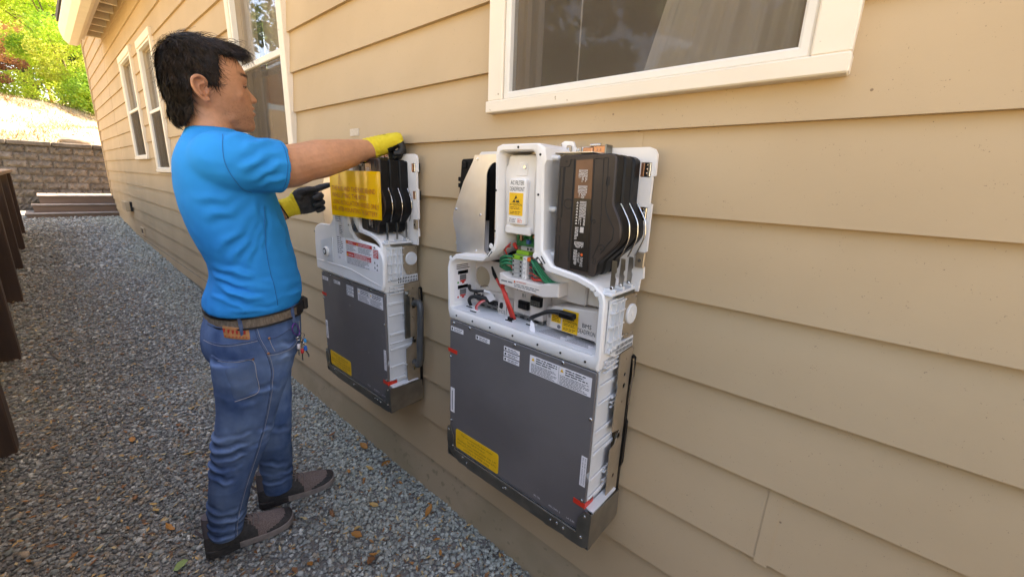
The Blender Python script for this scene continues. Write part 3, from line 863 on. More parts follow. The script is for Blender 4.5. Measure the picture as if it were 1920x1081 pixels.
def window(x0, x1, z0, z1, kind):
    wn = MB()
    cw = .062; sill = .034
    # casing: two legs, head, sill
    t = thing_part('window', house)
    mb = MB(); mb.box(x0+.002, x0+cw, .962, 1.0, z0+sill+.001, z1-cw-.001, c=.003); mb.build('casing', m_trim, t)
    mb = MB(); mb.box(x1-cw, x1-.002, .962, 1.0, z0+sill+.001, z1-cw-.001, c=.003); mb.build('casing', m_trim, t)
    mb = MB(); mb.box(x0-.004, x1+.004, .958, 1.0, z1-cw, z1+.012, c=.003); mb.build('casing', m_trim, t)
    mb = MB(); mb.box(x0, x1, .955, 1.0, z0, z0+sill, c=.003)
    if kind == 'hung': mb.box(x0+.05, x1-.05, .966, .985, z0-.0, z0+.001)
    mb.build('sill', m_trim, t)
    ix0, ix1, iz0, iz1 = x0+cw, x1-cw, z0+sill, z1-cw
    fwid = .022
    fr = MB()
    A = [(ix0+.001, iz0+.001), (ix1-.001, iz0+.001), (ix1-.001, iz1-.001), (ix0+.001, iz1-.001)]
    B = [(ix0+fwid, iz0+fwid), (ix1-fwid, iz0+fwid), (ix1-fwid, iz1-fwid), (ix0+fwid, iz1-fwid)]
    fr.ring(A, B, .968, 1.0, soft=.003)
    fr.build('frame', m_vinyl, t)
    # deep jamb with tracks
    jb = MB()
    for k, (ya, yb_, ins) in enumerate(((1.001, 1.024, .004), (1.0245, 1.045, .014), (1.0455, 1.07, .006), (1.0705, 1.09, .018), (1.0905, 1.112, .008))):
        jb.ring([(ix0+.0005, iz0+.0005), (ix1-.0005, iz0+.0005), (ix1-.0005, iz1-.0005), (ix0+.0005, iz1-.0005)],
                [(ix0+fwid+ins, iz0+fwid+ins), (ix1-fwid-ins, iz0+fwid+ins), (ix1-fwid-ins, iz1-fwid-ins), (ix0+fwid+ins, iz1-fwid-ins)], ya, yb_)
    jb.build('jamb', m_jamb, t)
    gx0, gx1, gz0, gz1 = ix0+fwid, ix1-fwid, iz0+fwid, iz1-fwid
    if kind == 'slider':
        mb = MB(); mb.box(gx0, gx1, 1.046, 1.050, gz0, gz1); mb.build('pane', m_glass, t)
        mb = MB(); mb.box(gx0+.001, gx1-.001, .984, .985, gz0+.001, gz1-.001); mb.build('insect_screen', m_screen, t)
        mb = MB(); mb.tube([(gx0+.16, 1.09, gz0+.03), (gx0+.155, 1.09, gz1)], .0022, 6); mb.build('blind_cord', m_curtain, t)
        # curtain gathered to the right
        V = []; F = []; n = 60
        zz_ = np.linspace(gz0-.05, gz1, 16)
        for j, z in enumerate(zz_):
            lft = gx0+.335+.12*((z-gz0)/.45)
            for i in range(n):
                u = i/(n-1); x = lft+(gx1+.02-lft)*u
                V.append((x, 1.125+.010*math.sin(u*34+.4*j*.2)+.006*math.sin(u*81), z))
        for j in range(15):
            for i in range(n-1): F.append((j*n+i, j*n+i+1, (j+1)*n+i+1, (j+1)*n+i))
        cm = MB(); cm.add(V, F); cm.build('curtain', m_curtain, t, smooth=True)
    else:
        zm = z0+(z1-z0)*.475
        mb = MB(); mb.box(gx0+.0005, gx1-.0005, .975, 1.0, zm-.018, zm+.018, c=.004); mb.build('meeting_rail', m_vinyl, t)
        mb = MB(); mb.box(gx0, gx1, 1.026, 1.030, zm, gz1); mb.build('upper_pane', m_glass, t)
        mb = MB(); mb.box(gx0, gx1, 1.050, 1.054, gz0, zm); mb.build('lower_pane', m_glass, t)
        mb = MB(); mb.box(gx0+.001, gx1-.001, .988, .989, gz0+.001, zm-.019); mb.build('insect_screen', m_screen, t)
        if x0 > -4:
            mb = MB(); mb.box(gx0-.02, gx1+.02, 1.159, 1.163, gz0-.02, gz1+.02); mb.build('roller_blind', mat('tan_roller_blind', (.36, .29, .22), (.41, .335, .26), 7, rough=.9), t)
        else:
            mb = MB(); mb.box(gx0-.02, gx1+.02, 1.163, 1.165, gz0-.02, gz1+.02); mb.build('roller_blind', mat('brown_roller_blind', (.20, .155, .11), rough=.9), t)
def thing_part(name, parent):
    o = bpy.data.objects.new(name, None); COL.objects.link(o); o.parent = parent; o.location = -parent.location; o.empty_display_size = .05
    return o
for w_ in WIN: window(*w_)

# eave: rafters, vented soffit, fascia, gutter
EX0, EX1 = -9.6, 4.2
ZS = 3.36
mb = MB(); mb.box(EX0, EX1, .775, .803, 3.30, 3.46, c=.003); mb.build('fascia', m_trim, house)
mb = MB(); mb.box(EX0, EX1, .735, .772, 3.285, 3.47, c=.003); mb.build('fascia_trim', m_trim, house)
gut = [(.735, 3.40), (.735, 3.23), (.715, 3.20), (.60, 3.20), (.575, 3.24), (.575, 3.36), (.545, 3.36), (.545, 3.42), (.56, 3.42), (.56, 3.40)]
mb = MB(); mb.prism([(.733, 3.43), (.733, 3.215), (.70, 3.195), (.62, 3.195), (.572, 3.25), (.545, 3.36), (.545, 3.43)], EX0-.03, EX1, plane='yz'); mb.build('gutter', m_trim, house)
x = EX0+.02
while x < EX1:
    mb = MB(); mb.box(x-.02, x+.02, .805, 1.0, ZS, ZS+.11, c=.003); mb.build('rafter_tail', m_trim, house)
    x += .405
mb = MB(); mb.box(EX0, EX1, .804, 1.0, ZS+.112, ZS+.13); mb.build('soffit', m_soffit, house)
mb = MB(); mb.box(EX0-.03, EX0-.002, .56, 1.0, 3.36, 3.55, c=.003); mb.build('barge_board', m_trim, house)
rf = MB(); rf.prism([(.54, 3.485), (5.0, 5.15), (9.5, 3.485), (9.5, 3.57), (5.0, 5.25), (.54, 3.57)], EX0-.06, EX1, plane='yz'); rf.build('roof', m_roof, house)
rf = MB(); rf.prism([(.85, 3.935), (5.0, 5.3), (9.2, 3.935), (9.2, 4.02), (5.0, 5.38), (.85, 4.02)], XL-.1, EX0-.061, plane='yz'); rf.build('roof', m_roof, house)

# small boxes on the far siding
t = thing_part('outlet_box', house)
mb = MB(); mb.box(-10.12, -9.62, .895, .952, .70, .86, c=.006); mb.build('box_body', m_siding, t)
mb = MB(); mb.box(-9.70, -9.63, .953, .985, .70, .86); mb.build('open_flap', m_dark, t)
t = thing_part('wall_vent', house)
mb = MB(); mb.ring([(-9.0, .38), (-8.72, .38), (-8.72, .50), (-9.0, .50)], [(-8.97, .40), (-8.75, .40), (-8.75, .48), (-8.97, .48)], .962, .984); mb.build('vent_frame', m_siding, t)
mb = MB(); mb.box(-8.969, -8.751, .974, .98, .401, .479); mb.build('vent_mesh', m_dark, t)
# whitish spackle patch and a few nail heads / scuffs
mb = MB(); mb.box(-1.886, -1.808, .9782, .9835, 1.600, 1.632, c=.001); mb.v = [(x, y+.0125*(z-1.554)/EXP*0.9, z) for x, y, z in mb.v]
mb.build('spackle_patch', mat('pale_filler', (.60, .50, .38), (.66, .56, .45), 60, rough=.8), house)
nails = [(-.545, 1.597), (-.03, .70), (-1.9, 1.655), (-.05, 1.60)]
for x, z in nails:
    i = int((z-Z0)/EXP); zb = Z0+i*EXP; y = .9805+.0155*(z-zb)/EXP
    mb = MB(); mb.cyl((x, y+.001, z), (0, -1, 0), .0025, .0012, 8); mb.build('nail_head', mat('rusty_nail', (.26, .18, .11), rough=.8), house)
# ================================================================== BATTERY UNITS
def battery(dx, open_front, label):
    bt = thing('home_battery', label, 'battery', (-.705+dx, .9, .472), 'wall mounted batteries on the siding')
    rr = random.Random(3)
    def N(): return MB((dx, 0, 0))
    def P(name, mb, m, parent=bt, **k): return mb.build(name, m, parent, **k)
    # --- wall rail and back plate
    mb = N()
    for z in (1.40, .94, .56): mb.box(-.99, -.418, .972, .984, z-.03, z+.03, c=.002)
    P('wall_rail', mb, m_steel)
    mb = N(); mb.prism([(-.414, .99), (-.407, .985), (-.407, .93), (-.413, .90), (-.413, .80), (-.408, .79), (-.408, .66), (-.414, .64), (-.414, .54), (-.43, .54), (-.43, .99)], .9685, .981); P('rail_edge', mb, m_blackp)
    mb = N(); mb.tube([(-.4085, .968, .985), (-.4045, .966, .94), (-.4075, .967, .85)], .0022, 6); P('spring_clip', mb, m_chrome)
    plate = [(-.99, 1.17), (-.99, 1.505), (-.98, 1.513), (-.424, 1.513), (-.410, 1.508), (-.403, 1.497), (-.402, 1.449), (-.408, 1.447), (-.408, 1.386), (-.402, 1.384),
             (-.401, 1.272), (-.408, 1.268), (-.408, 1.236), (-.403, 1.232), (-.401, 1.205), (-.409, 1.200), (-.411, 1.17)]
    holes = [rrect(-.440, -.413, 1.446, 1.479, .002, 2), rrect(-.436, -.411, 1.345, 1.377, .002, 2)]
    px_ = 0 if open_front else .022
    plate = [(q[0]+px_*(q[0] > -.6), q[1]) for q in plate]; holes = [[(q[0]+px_, q[1]) for q in h] for h in holes]
    mb = N(); mb.prism(plate, .948, .956, holes=holes); P('back_plate', mb, m_white)
    for (a, b, c, d) in ((-.442+px_, -.411+px_, 1.444, 1.481), (-.438+px_, -.409+px_, 1.343, 1.379)):
        o = P('slot_recess', (lambda q: (q.box(a, b, .9565, .968, c, d), q)[1])(N()), m_dark)
        mb = N(); mb.box(a+.002, a+.010, .950, .9563, c+.003, d-.003, c=.001); P('copper_contact', mb, m_copper, o)
        mb = N(); mb.box(b-.010, b-.003, .9445, .9563, c+.003, d-.003, c=.001); P('spring_tab', mb, m_chrome, o)
        mb = N()
        for q in (.3, .55, .8): mb.ell((b-.0145, .9545, c+(d-c)*q), (.0025, .003, .0028), 8, 5)
        P('contact_beads', mb, m_chrome, o)
    mb = N(); mb.box(-.424+px_, -.401+px_, .940, .9475, 1.232, 1.270, c=.002); o = P('side_clamp', mb, m_tan)
    mb = N(); mb.cyl((-.412+px_, .9398, 1.250), (0, -1, 0), .0045, .002, 10); P('screw', mb, m_chrome, o)
    # --- left aluminium sheet, black vent block behind it
    sh = [(-.917, 1.496), (-.79, 1.498), (-.79, 1.215), (-.872, 1.203), (-.996, 1.198), (-.9965, 1.222), (-1.001, 1.226), (-.9985, 1.240), (-1.002, 1.262), (-1.012, 1.285), (-1.015, 1.305), (-1.011, 1.326), (-1.001, 1.348), (-.965, 1.420), (-.925, 1.478)]
    slot = soft_loop([(-.870, 1.214), (-.828, 1.206), (-.828, 1.478), (-.848, 1.472), (-.866, 1.448)], .012)
    mb = N(); mb.prism(sh, .860, .8625, holes=[slot]); o = P('side_sheet', mb, m_alu)
    for (x, z) in ((-.905, 1.485), (-.998, 1.335), (-.888, 1.325), (-.905, 1.215)):
        mb = N(); mb.cyl((x, .8598, z), (0, -1, 0), .0038, .0025, 10, c2=.001); P('screw', mb, m_chrome, o)
    mb = N(); mb.prism(soft_loop([(-1.062, 1.375), (-1.050, 1.49), (-.93, 1.494), (-.93, 1.30), (-1.04, 1.30)], .008), .925, .948, inset=.003); o = P('vent_block', mb, m_blackp)
    mb = N(); mb.box(-1.040, -1.022, .918, .9245, 1.462, 1.482, c=.002); P('vent_block_lug', mb, m_blackp, o)
    for z in (1.42, 1.40): 
        mb = N(); mb.box(-1.068, -1.048, .926, .944, z, z+.014, c=.002); P('vent_block_lug', mb, m_blackp, o)
    mb = N(); mb.box(-.90, -.80, .905, .946, 1.18, 1.49, c=.004); P('inner_block', mb, m_blackp)
    # --- housing: outer rim loop O, inner loop I
    O = [(-.984, .987), (-.990, 1.013), (-.992, 1.155), (-.985, 1.178), (-.955, 1.201), (-.828, 1.213), (-.793, 1.246), (-.786, 1.270), (-.792, 1.495), (-.788, 1.512), (-.770, 1.518), (-.648, 1.517),
         (-.629, 1.506), (-.623, 1.478), (-.629, 1.466), (-.618, 1.258), (-.585, 1.223), (-.508, 1.212), (-.463, 1.199), (-.437, 1.181), (-.431, 1.165), (-.428, 1.019), (-.433, .987)]
    I = [(-.966, 1.022), (-.976, 1.030), (-.979, 1.153), (-.973, 1.172), (-.950, 1.185), (-.834, 1.195), (-.781, 1.238), (-.774, 1.268), (-.779, 1.490), (-.775, 1.498), (-.765, 1.501), (-.668, 1.500),
         (-.660, 1.496), (-.654, 1.480), (-.654, 1.460), (-.648, 1.250), (-.605, 1.206), (-.515, 1.196), (-.478, 1.186), (-.453, 1.172), (-.446, 1.156), (-.444, 1.030), (-.452, 1.022)]
    hs = N(); hs.ring(O, I, .818, .930, soft=.004)
    if open_front:
        hp = P('housing_rim', hs, m_white, smooth=35)
        mb = N(); mb.prism(O, .9302, .938, holes=[circle(-.985+.008+.03, 1.113, .036)]); P('housing_back', mb, m_cream)
        # screw bosses on the rim
        for (x, z) in ((-.974, 1.186), (-.806, 1.223), (-.800, 1.246), (-.640, 1.242), (-.624, 1.232), (-.465, 1.190), (-.452, 1.179)):
            mb = N(); mb.tube([(x, .8178, z), (x, .8165, z)], [.0080, .0068], 10); o = P('screw_boss', mb, m_white, hp, smooth=40)
        for (x, z) in ((-.712, 1.509), (-.640, 1.490), (-.640, 1.395), (-.786, 1.40), (-.786, 1.29), (-.970, 1.190), (-.455, 1.183), (-.632, 1.236)):
            mb = N(); mb.cyl((x, .8179, z), (0, -1, 0), .0032, .0012, 8); P('screw_hole', mb, m_dark, hp)
        for i, x in enumerate((-.947, -.872, -.796, -.706, -.616, -.541, -.467)):
            mb = N(); mb.cyl((x, .8179, 1.003), (0, -1, 0), .0032, .0012, 8); P('screw_hole', mb, m_dark, hp)
        # diagonal ribs in the corners of the neck
        for s in ((-.813, 1.219, -.800, 1.237), (-.807, 1.216, -.795, 1.231), (-.628, 1.238, -.613, 1.222), (-.620, 1.243, -.606, 1.226)):
            mb = N(); mb.tube([(s[0], .817, s[1]), (s[2], .817, s[3])], .0016, 5); P('rib_slot', mb, m_dark, hp)
        # ---- AC filter deadfront cover
        cov = soft_loop([(-.772, 1.292), (-.670, 1.290), (-.6735, 1.440), (-.668, 1.468), (-.662, 1.492), (-.768, 1.492), (-.770, 1.476), (-.782, 1.455)], .008)
        mb = N(); mb.prism(cov, .846, .925, inset=.004); cv = P('filter_cover', mb, m_white, smooth=35)
        mb = N(); mb.prism(rrect(-.752, -.692, 1.3125, 1.432, .008), .831, .8458, inset=.003); P('raised_block', mb, m_white, cv, smooth=35)
        mb = N(); mb.prism(soft_loop([(-.742, 1.440), (-.700, 1.440), (-.700, 1.474), (-.728, 1.474)], .006), .8435, .8459, inset=.001); P('screw_recess', mb, m_white, cv)
        for (x, z, y) in ((-.708, 1.462, .8432), (-.742, 1.301, .8457), (-.706, 1.299, .8457)):
            mb = N(); mb.cyl((x, y, z), (0, -1, 0), .0048, .003, 12, c2=.001); P('screw', mb, m_chrome, cv)
        mb = N(); mb.box(-.768, -.676, .838, .8455, 1.286, 1.308, c=.003); P('cover_lip', mb, m_white, cv)
        lb = N(); put_text(lb, 'AC FILTER', -.722, 1.4165, .8306, .0155, 0, width=.046, align='c'); put_text(lb, 'DEADFRONT', -.722, 1.4005, .8306, .0155, 0, width=.052, align='c')
        put_rows(lb, -.746, -.722, 1.318, 1.330, .8306, 3, 1, rr); put_rows(lb, -.717, -.70, 1.318, 1.330, .8306, 3, 2, rr)
        P('lettering', lb, [m_black, m_print_grey, m_print_orange], cv)
        attention_label(N, P, cv, -.748, -.700, 1.337, 1.396, .8306)
        # ---- white bus cover right of the column, with black windows and pegs
        mb = N(); mb.prism([(-.628, 1.225), (-.628, 1.500), (-.572, 1.500), (-.572, 1.215)], .892, .925); bc = P('bus_cover', mb, m_white2)
        mb = N(); mb.prism(rrect(-.612, -.560, 1.385, 1.455, .008), .888, .8915, inset=.001); P('bus_window', mb, m_blackp, bc)
        mb = N(); mb.ring(rrect(-.622, -.560, 1.268, 1.340, .01), rrect(-.612, -.568, 1.280, 1.330, .008), .884, .8918); P('bus_frame', mb, m_white2, bc)
        mb = N(); mb.prism(rrect(-.6115, -.5685, 1.2805, 1.3295, .008), .889, .8917); P('bus_window', mb, m_blackp, bc)
        for z in (1.3725, 1.347):
            mb = N(); mb.cyl((-.608, .8915, z), (0, -1, 0), .004, .004, 10); P('screw', mb, m_chrome, bc)
        for (x, y, z) in ((-.622, .85, 1.484), (-.622, .85, 1.360), (-.612, .85, 1.246), (-.59, .85, 1.226)):
            mb = N(); mb.cyl((x-.006, y, z), (1, 0, 0), .007, .024, 12, c2=.003); P('peg', mb, m_white2, bc, smooth=40)
        # ---- terminal shelf, terminal blocks, board, wires
        mb = N(); mb.prism([(-.787, 1.168), (-.780, 1.170), (-.755, 1.160), (-.640, 1.160), (-.622, 1.166), (-.577, 1.172), (-.575, 1.138), (-.622, 1.128), (-.787, 1.136)], .842, .929, inset=.002); ts = P('terminal_shelf', mb, m_cream)
        lb = N(); put_text(lb, 'ATTENTION', -.720, 1.1515, .8415, .0075, 0, width=.034); put_rows(lb, -.778, -.735, 1.144, 1.152, .8415, 1, 1, rr); put_rows(lb, -.728, -.638, 1.1375, 1.148, .8415, 2, 1, rr, ragged=.1)
        put_poly(lb, [(-.731, 1.150), (-.723, 1.150), (-.727, 1.157)], .8415, 2)
        P('lettering', lb, [m_print_orange, m_print_grey, m_print_orange], ts)
        tb = N(); tb.box(-.756, -.699, .872, .925, 1.160, 1.226, c=.001); tbo = P('terminal_block', tb, m_greyterm)
        for r_ in range(5):
            z = 1.161+r_*.0128
            for cidx, (xa, xb) in enumerate(((-.755, -.728), (-.727, -.715))):
                m_ = m_greenterm if r_ == 4 else m_greyterm
                mb = N(); mb.box(xa, xb, .860, .8715, z, z+.012, c=.001); o = P('terminal', mb, m_, tbo)
                mb = N(); mb.cyl((xa+.005, .8598, z+.007), (0, -1, 0), .0030, .0008, 8); P('screw_well', mb, m_dark, tbo)
            mb = N(); mb.box(-.7145, -.6995, .858, .8715, z, z+.0122, c=.001); mk = P('terminal_marker', mb, m_white, tbo)
            lb = N(); put_text(lb, ['L2', 'L2', 'L1', 'L1', 'PE'][r_], -.7075, z+.0032, .8575, .0085, 0, align='c'); lb.build('lettering', m_black, tbo)
            mb = N(); mb.box(-.6985, -.680, .880, .92, z, z+.0122, c=.001); P('terminal_side', mb, m_greyterm, tbo)
        mb = N(); mb.box(-.748, -.702, .868, .90, 1.2265, 1.2375, c=.001); P('ground_terminal', mb, m_greenterm, tbo)
        mb = N(); mb.box(-.738, -.690, .875, .905, 1.238, 1.2495, c=.001); P('top_terminal', mb, m_greyterm, tbo)
        for x in (-.711, -.700):
            mb = N(); mb.cyl((x, .8748, 1.244), (0, -1, 0), .0035, .0008, 8); P('screw_well', mb, m_dark, tbo)
        mb = N(); mb.box(-.6985, -.686, .856, .872, 1.2125, 1.2245, c=.002); P('orange_lever', mb, m_orange, tbo)
        mb = N(); mb.box(-.762, -.676, .885, .888, 1.248, 1.300); pb = P('circuit_board', mb, m_greenpcb)
        for (x, z, a, b, m_) in ((-.752, 1.268, .006, .018, m_greenpcb), (-.741, 1.264, .007, .016, m_copper), (-.728, 1.27, .005, .02, m_greenpcb), (-.717, 1.258, .010, .012, mat('blue_component', (.05, .12, .35), rough=.4)),
                                 (-.706, 1.27, .005, .018, m_greenpcb), (-.695, 1.275, .006, .01, m_copper), (-.687, 1.265, .004, .02, m_greenpcb), (-.758, 1.284, .005, .008, m_cream), (-.712, 1.286, .012, .008, m_cream)):
            mb = N(); mb.box(x, x+a, .872, .8849, z, z+b, c=.001); P('component', mb, m_, pb)
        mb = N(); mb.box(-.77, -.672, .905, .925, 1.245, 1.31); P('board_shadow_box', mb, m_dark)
        wr = N()
        for k, oz in enumerate((0, .010, .020)):
            wr.tube([(-.755, .872, 1.214-oz), (-.775, .856, 1.217-oz), (-.800, .862, 1.206-oz), (-.806, .872, 1.190-oz*.6), (-.788, .885, 1.176-oz*.4), (-.756, .893, 1.174-oz*.4)], .0042, 8, smooth=5)
        P('green_cable_loop', wr, m_greenwire, smooth=60)
        for k in range(3):
            mb = N(); mb.tube([(-.686, .862+.004*k, 1.218-.001*k), (-.668+.002*k, .852+.005*k, 1.208), (-.645+.003*k, .852+.006*k, 1.184), (-.628+.006*k, .856+.006*k, 1.168), (-.600+.007*k, .872, 1.166)], .0042, 8, smooth=5)
            P('green_cable', mb, m_greenwire, smooth=60)
        mb = N(); mb.tube([(-.690, .872, 1.167), (-.672, .862, 1.165), (-.648, .86, 1.169), (-.630, .868, 1.168)], .0035, 8, smooth=4); P('red_cable', mb, m_redwire, smooth=60)
        mb = N(); mb.tube([(-.690, .875, 1.19), (-.668, .868, 1.182), (-.645, .866, 1.168), (-.64, .87, 1.158)], .0022, 8, smooth=4); P('black_cable', mb, m_blackwire, smooth=60)
        mb = N(); mb.tube([(-.765, .878, 1.252), (-.756, .874, 1.243), (-.748, .872, 1.240)], [.006, .005, .0025], 8); P('red_clamp', mb, m_redwire, smooth=60)
        mb = N(); mb.tube([(-.678, .876, 1.272), (-.672, .872, 1.256), (-.669, .872, 1.246)], [.004, .004, .004], 8); P('red_clamp', mb, m_redwire, smooth=60)
        rw = random.Random(12)
        for k, (m_, nm, r) in enumerate(((m_blackwire, 'black_wire', .0016), (m_redwire, 'red_wire', .0016), (m_blackwire, 'black_wire', .0014), (m_redwire, 'red_wire', .0014), (m_blackwire, 'black_wire', .0018), (m_greenwire, 'green_wire', .0022), (m_blackwire, 'black_wire', .0014))):
            a = (-.697, .868, 1.170+.008*k); b = (-.640+.006*k, .872+.004*(k % 3), 1.160+.004*(k % 2))
            mb = N(); mb.tube([a, (-.682+.004*rw.random(), .858, a[2]+.004), (-.664, .856+.006*rw.random(), 1.176+.007*rw.random()), b], r, 6, smooth=5); P(nm, mb, m_, smooth=60)
        for k, (m_, nm) in enumerate(((m_redwire, 'red_wire'), (m_blackwire, 'black_wire'), (m_redwire, 'red_wire'))):
            mb = N(); mb.tube([(-.770, .868, 1.255-.006*k), (-.778-.004*k, .856, 1.238), (-.774, .858, 1.222), (-.760, .866, 1.205-.012*k)], .0017, 6, smooth=5); P(nm, mb, m_, smooth=60)
        for k in range(3):
            mb = N(); mb.tube([(-.930+.012*k, .895, 1.066), (-.925+.012*k, .874, 1.072-.006*k), (-.905+.010*k, .868, 1.058), (-.880, .872, 1.058+.003*k), (-.855+.004*k, .884, 1.056)], .0024, 6, smooth=5); P('black_wire', mb, m_blackwire, smooth=60)
        mb = N(); mb.tube([(-.905, .885, 1.098), (-.890, .868, 1.100), (-.875, .870, 1.108), (-.868, .880, 1.104)], .0010, 5, smooth=5); P('wire_tie', mb, m_blackwire, smooth=60)
        mb = N(); mb.box(-.862, -.838, .872, .890, 1.050, 1.062, c=.002); P('lead_plug', mb, m_blackp)
        for k in range(4):
            mb = N(); mb.box(-.948+.031*k, -.930+.031*k, .893, .9045, 1.046, 1.056, c=.001); P('socket_block', mb, m_blackp)
        # ---- tray contents
        tr = N(); tr.box(-.975, -.446, .8225, .929, 1.0225, 1.0245); fl = P('tray_floor', tr, m_white2)
        lb = N()
        for (xa, xb) in ((-.632, -.548), (-.538, -.462)):
            lb.add([(xa-.016, .842, 1.0255), (xb-.016, .842, 1.0255), (xb+.012, .905, 1.0255), (xa+.012, .905, 1.0255)], [(0, 1, 2, 3)], 0)
            for q in range(9):
                yy = .848+q*.0062
                lb.add([(xa-.012+q*.0024, yy, 1.0258), (xb-.018+q*.0024-(q % 3)*.006, yy, 1.0258), (xb-.018+q*.0024-(q % 3)*.006, yy+.003, 1.0258), (xa-.012+q*.0024, yy+.003, 1.0258)], [(0, 1, 2, 3)], 1)
        P('printed_label', lb, [m_paper, m_print_grey], fl)
        # inside left wall label with plug pictures
        lb = N()
        def wallq(y0, y1, z0, z1, mi): lb.add([(-.9755, y0, z0), (-.9755, y1, z0), (-.9755, y1, z1), (-.9755, y0, z1)], [(0, 1, 2, 3)], mi)
        wallq(.835, .905, 1.040, 1.163, 0); lb.v = [(x-.0004, y, z) for x, y, z in lb.v]
        for z in (1.159, 1.153, 1.147): wallq(.842, .892 if z > 1.15 else .898, z-.0015, z+.0012, 1)
        for z, mk_ in ((1.128, 3), (1.079, 2)):
            wallq(.848, .892, z, z+.012, 1); wallq(.853, .887, z+.002, z+.009, 4)
            wallq(.856, .884, z-.020, z-.002, 4); wallq(.858, .882, z-.026, z-.0205, 2); wallq(.865, .876, z-.032, z-.0265, 2)
            wallq(.846, .852, z-.030, z-.024, mk_)
        P('plug_diagram_label', lb, [m_paper, m_black, m_print_red, mat('print_green', (.03, .35, .08)), m_print_grey])
        # back wall modules
        mb = N(); mb.prism([(-.952, 1.028), (-.945, 1.072), (-.830, 1.085), (-.828, 1.030)], .905, .929, inset=.001); md = P('connector_module', mb, m_cream)
        lb = N(); put_text(lb, 'B3', -.922, 1.064, .9046, .012, 0); lb.build('lettering', m_print_grey, bt)
        lb = N(); put_text(lb, 'B4', -.874, 1.066, .9046, .012, 0); lb.build('lettering', m_print_grey, bt)
        mb = N(); mb.prism([(-.835, 1.022), (-.835, 1.066), (-.800, 1.070), (-.786, 1.066), (-.784, 1.024)], .890, .928, inset=.002); pc = P('connector_module', mb, m_cream)
        lb = N(); put_text(lb, 'PCS1', -.830, 1.0275, .8895, .014, 0, width=.034); P('lettering', lb, m_black, pc)
        mb = N(); mb.prism(soft_loop([(-.826, 1.044), (-.815, 1.041), (-.811, 1.052), (-.813, 1.062), (-.823, 1.061)], .003), .8875, .8899); P('socket', mb, m_dark, pc)
        mb = N(); mb.box(-.797, -.7955, .889, .8899, 1.038, 1.062); P('slot', mb, m_dark, pc)
        mb = N(); mb.prism([(-.780, 1.026), (-.780, 1.118), (-.708, 1.124), (-.708, 1.028)], .903, .929, inset=.001); b1 = P('connector_module', mb, m_cream)
        lb = N(); put_text(lb, 'B1', -.748, 1.093, .9026, .015, 0)
        for k in range(4): put_quad(lb, -.768+k*.014, -.7655+k*.014, 1.110, 1.115, .9026, 0)
        P('lettering', lb, m_black, b1)
        mb = N(); mb.box(-.755, -.716, .893, .9029, 1.058, 1.083, c=.001); sk = P('socket_block', mb, m_blackp, b1)
        mb = N()
        for k in range(4): mb.box(-.753+k*.009, -.747+k*.009, .8915, .8929, 1.060, 1.073)
        P('socket_pins', mb, m_dark, b1)
        # long grey metal strip with slots along the floor
        mb = N(); mb.box(-.93, -.66, .897, .902, 1.0255, 1.040); o = P('slotted_strip', mb, m_steel)
        for k in range(9):
            mb = N(); mb.box(-.915+k*.028, -.900+k*.028, .8955, .8968, 1.030, 1.0335); P('strip_slot', mb, m_dark, o)
        mb = N(); mb.box(-.70, -.655, .885, .929, 1.040, 1.112, c=.003); b2 = P('connector_module', mb, m_cream)
        lb = N(); put_text(lb, 'B2', -.648, 1.053, .9046, .014, 0); lb.build('lettering', m_black, bt)
        mb = N(); mb.box(-.692, -.655, .872, .8845, 1.085, 1.112, c=.001); P('socket_block', mb, m_blackp, b2)
        mb = N()
        for k in range(5): mb.box(-.690+k*.007, -.685+k*.007, .8705, .8719, 1.088, 1.102)
        P('socket_pins', mb, m_steel_d, b2)
        mb = N(); mb.box(-.655, -.600, .905, .929, 1.025, 1.085, c=.002); P('connector_module', mb, m_cream)
        # ---- BMS deadfront with labels
        mb = N(); mb.prism(soft_loop([(-.618, 1.040), (-.616, 1.098), (-.606, 1.104), (-.462, 1.120), (-.450, 1.098), (-.448, 1.030), (-.470, 1.030), (-.474, 1.038)], .004), .868, .928, inset=.003); bm_ = P('bms_cover', mb, m_cream, smooth=35)
        mb = N(); mb.box(-.668, -.520, .885, .929, 1.118, 1.19, c=.004); P('upper_cover', mb, m_cream)
        mb = N(); mb.prism([(-.519, 1.122), (-.519, 1.188), (-.478, 1.178), (-.452, 1.160), (-.452, 1.122)], .893, .929, inset=.002); P('upper_cover', mb, m_cream)
        mb = N(); mb.cyl((-.585, .8678, 1.050), (0, -1, 0), .0055, .001, 12); P('screw_well', mb, m_print_grey, bm_)
        lb = N(); put_text(lb, 'BMS', -.500, 1.068, .8675, .0165, 0, width=.028, align='c'); put_text(lb, 'DEADFRON', -.500, 1.0515, .8675, .0165, 0, width=.052, align='c'); P('lettering', lb, m_black, bm_)
        lb = N(); lb.box(-.611, -.580, .8672, .8679, 1.060, 1.092, 0); put_rows(lb, -.608, -.583, 1.062, 1.089, .8669, 6, 1, rr, ragged=.2); P('yellow_label', lb, [m_yellow, mat('print_brown', (.25, .12, .01))], bm_)
        attention_label(N, P, bm_, -.575, -.526, 1.042, 1.103, .8674)
        # ---- loose leads
        mb = N(); mb.tube([(-.700, .885, 1.035), (-.672, .858, 1.056), (-.640, .850, 1.075), (-.610, .852, 1.090), (-.575, .852, 1.096), (-.545, .852, 1.097)], [.004, .0065, .0055, .0065, .0075, .006], 8, smooth=4); P('black_lead', mb, m_blackwire, smooth=60)
        mb = N(); mb.box(-.572, -.528, .840, .862, 1.086, 1.102, c=.003); P('lead_plug', mb, m_blackp)
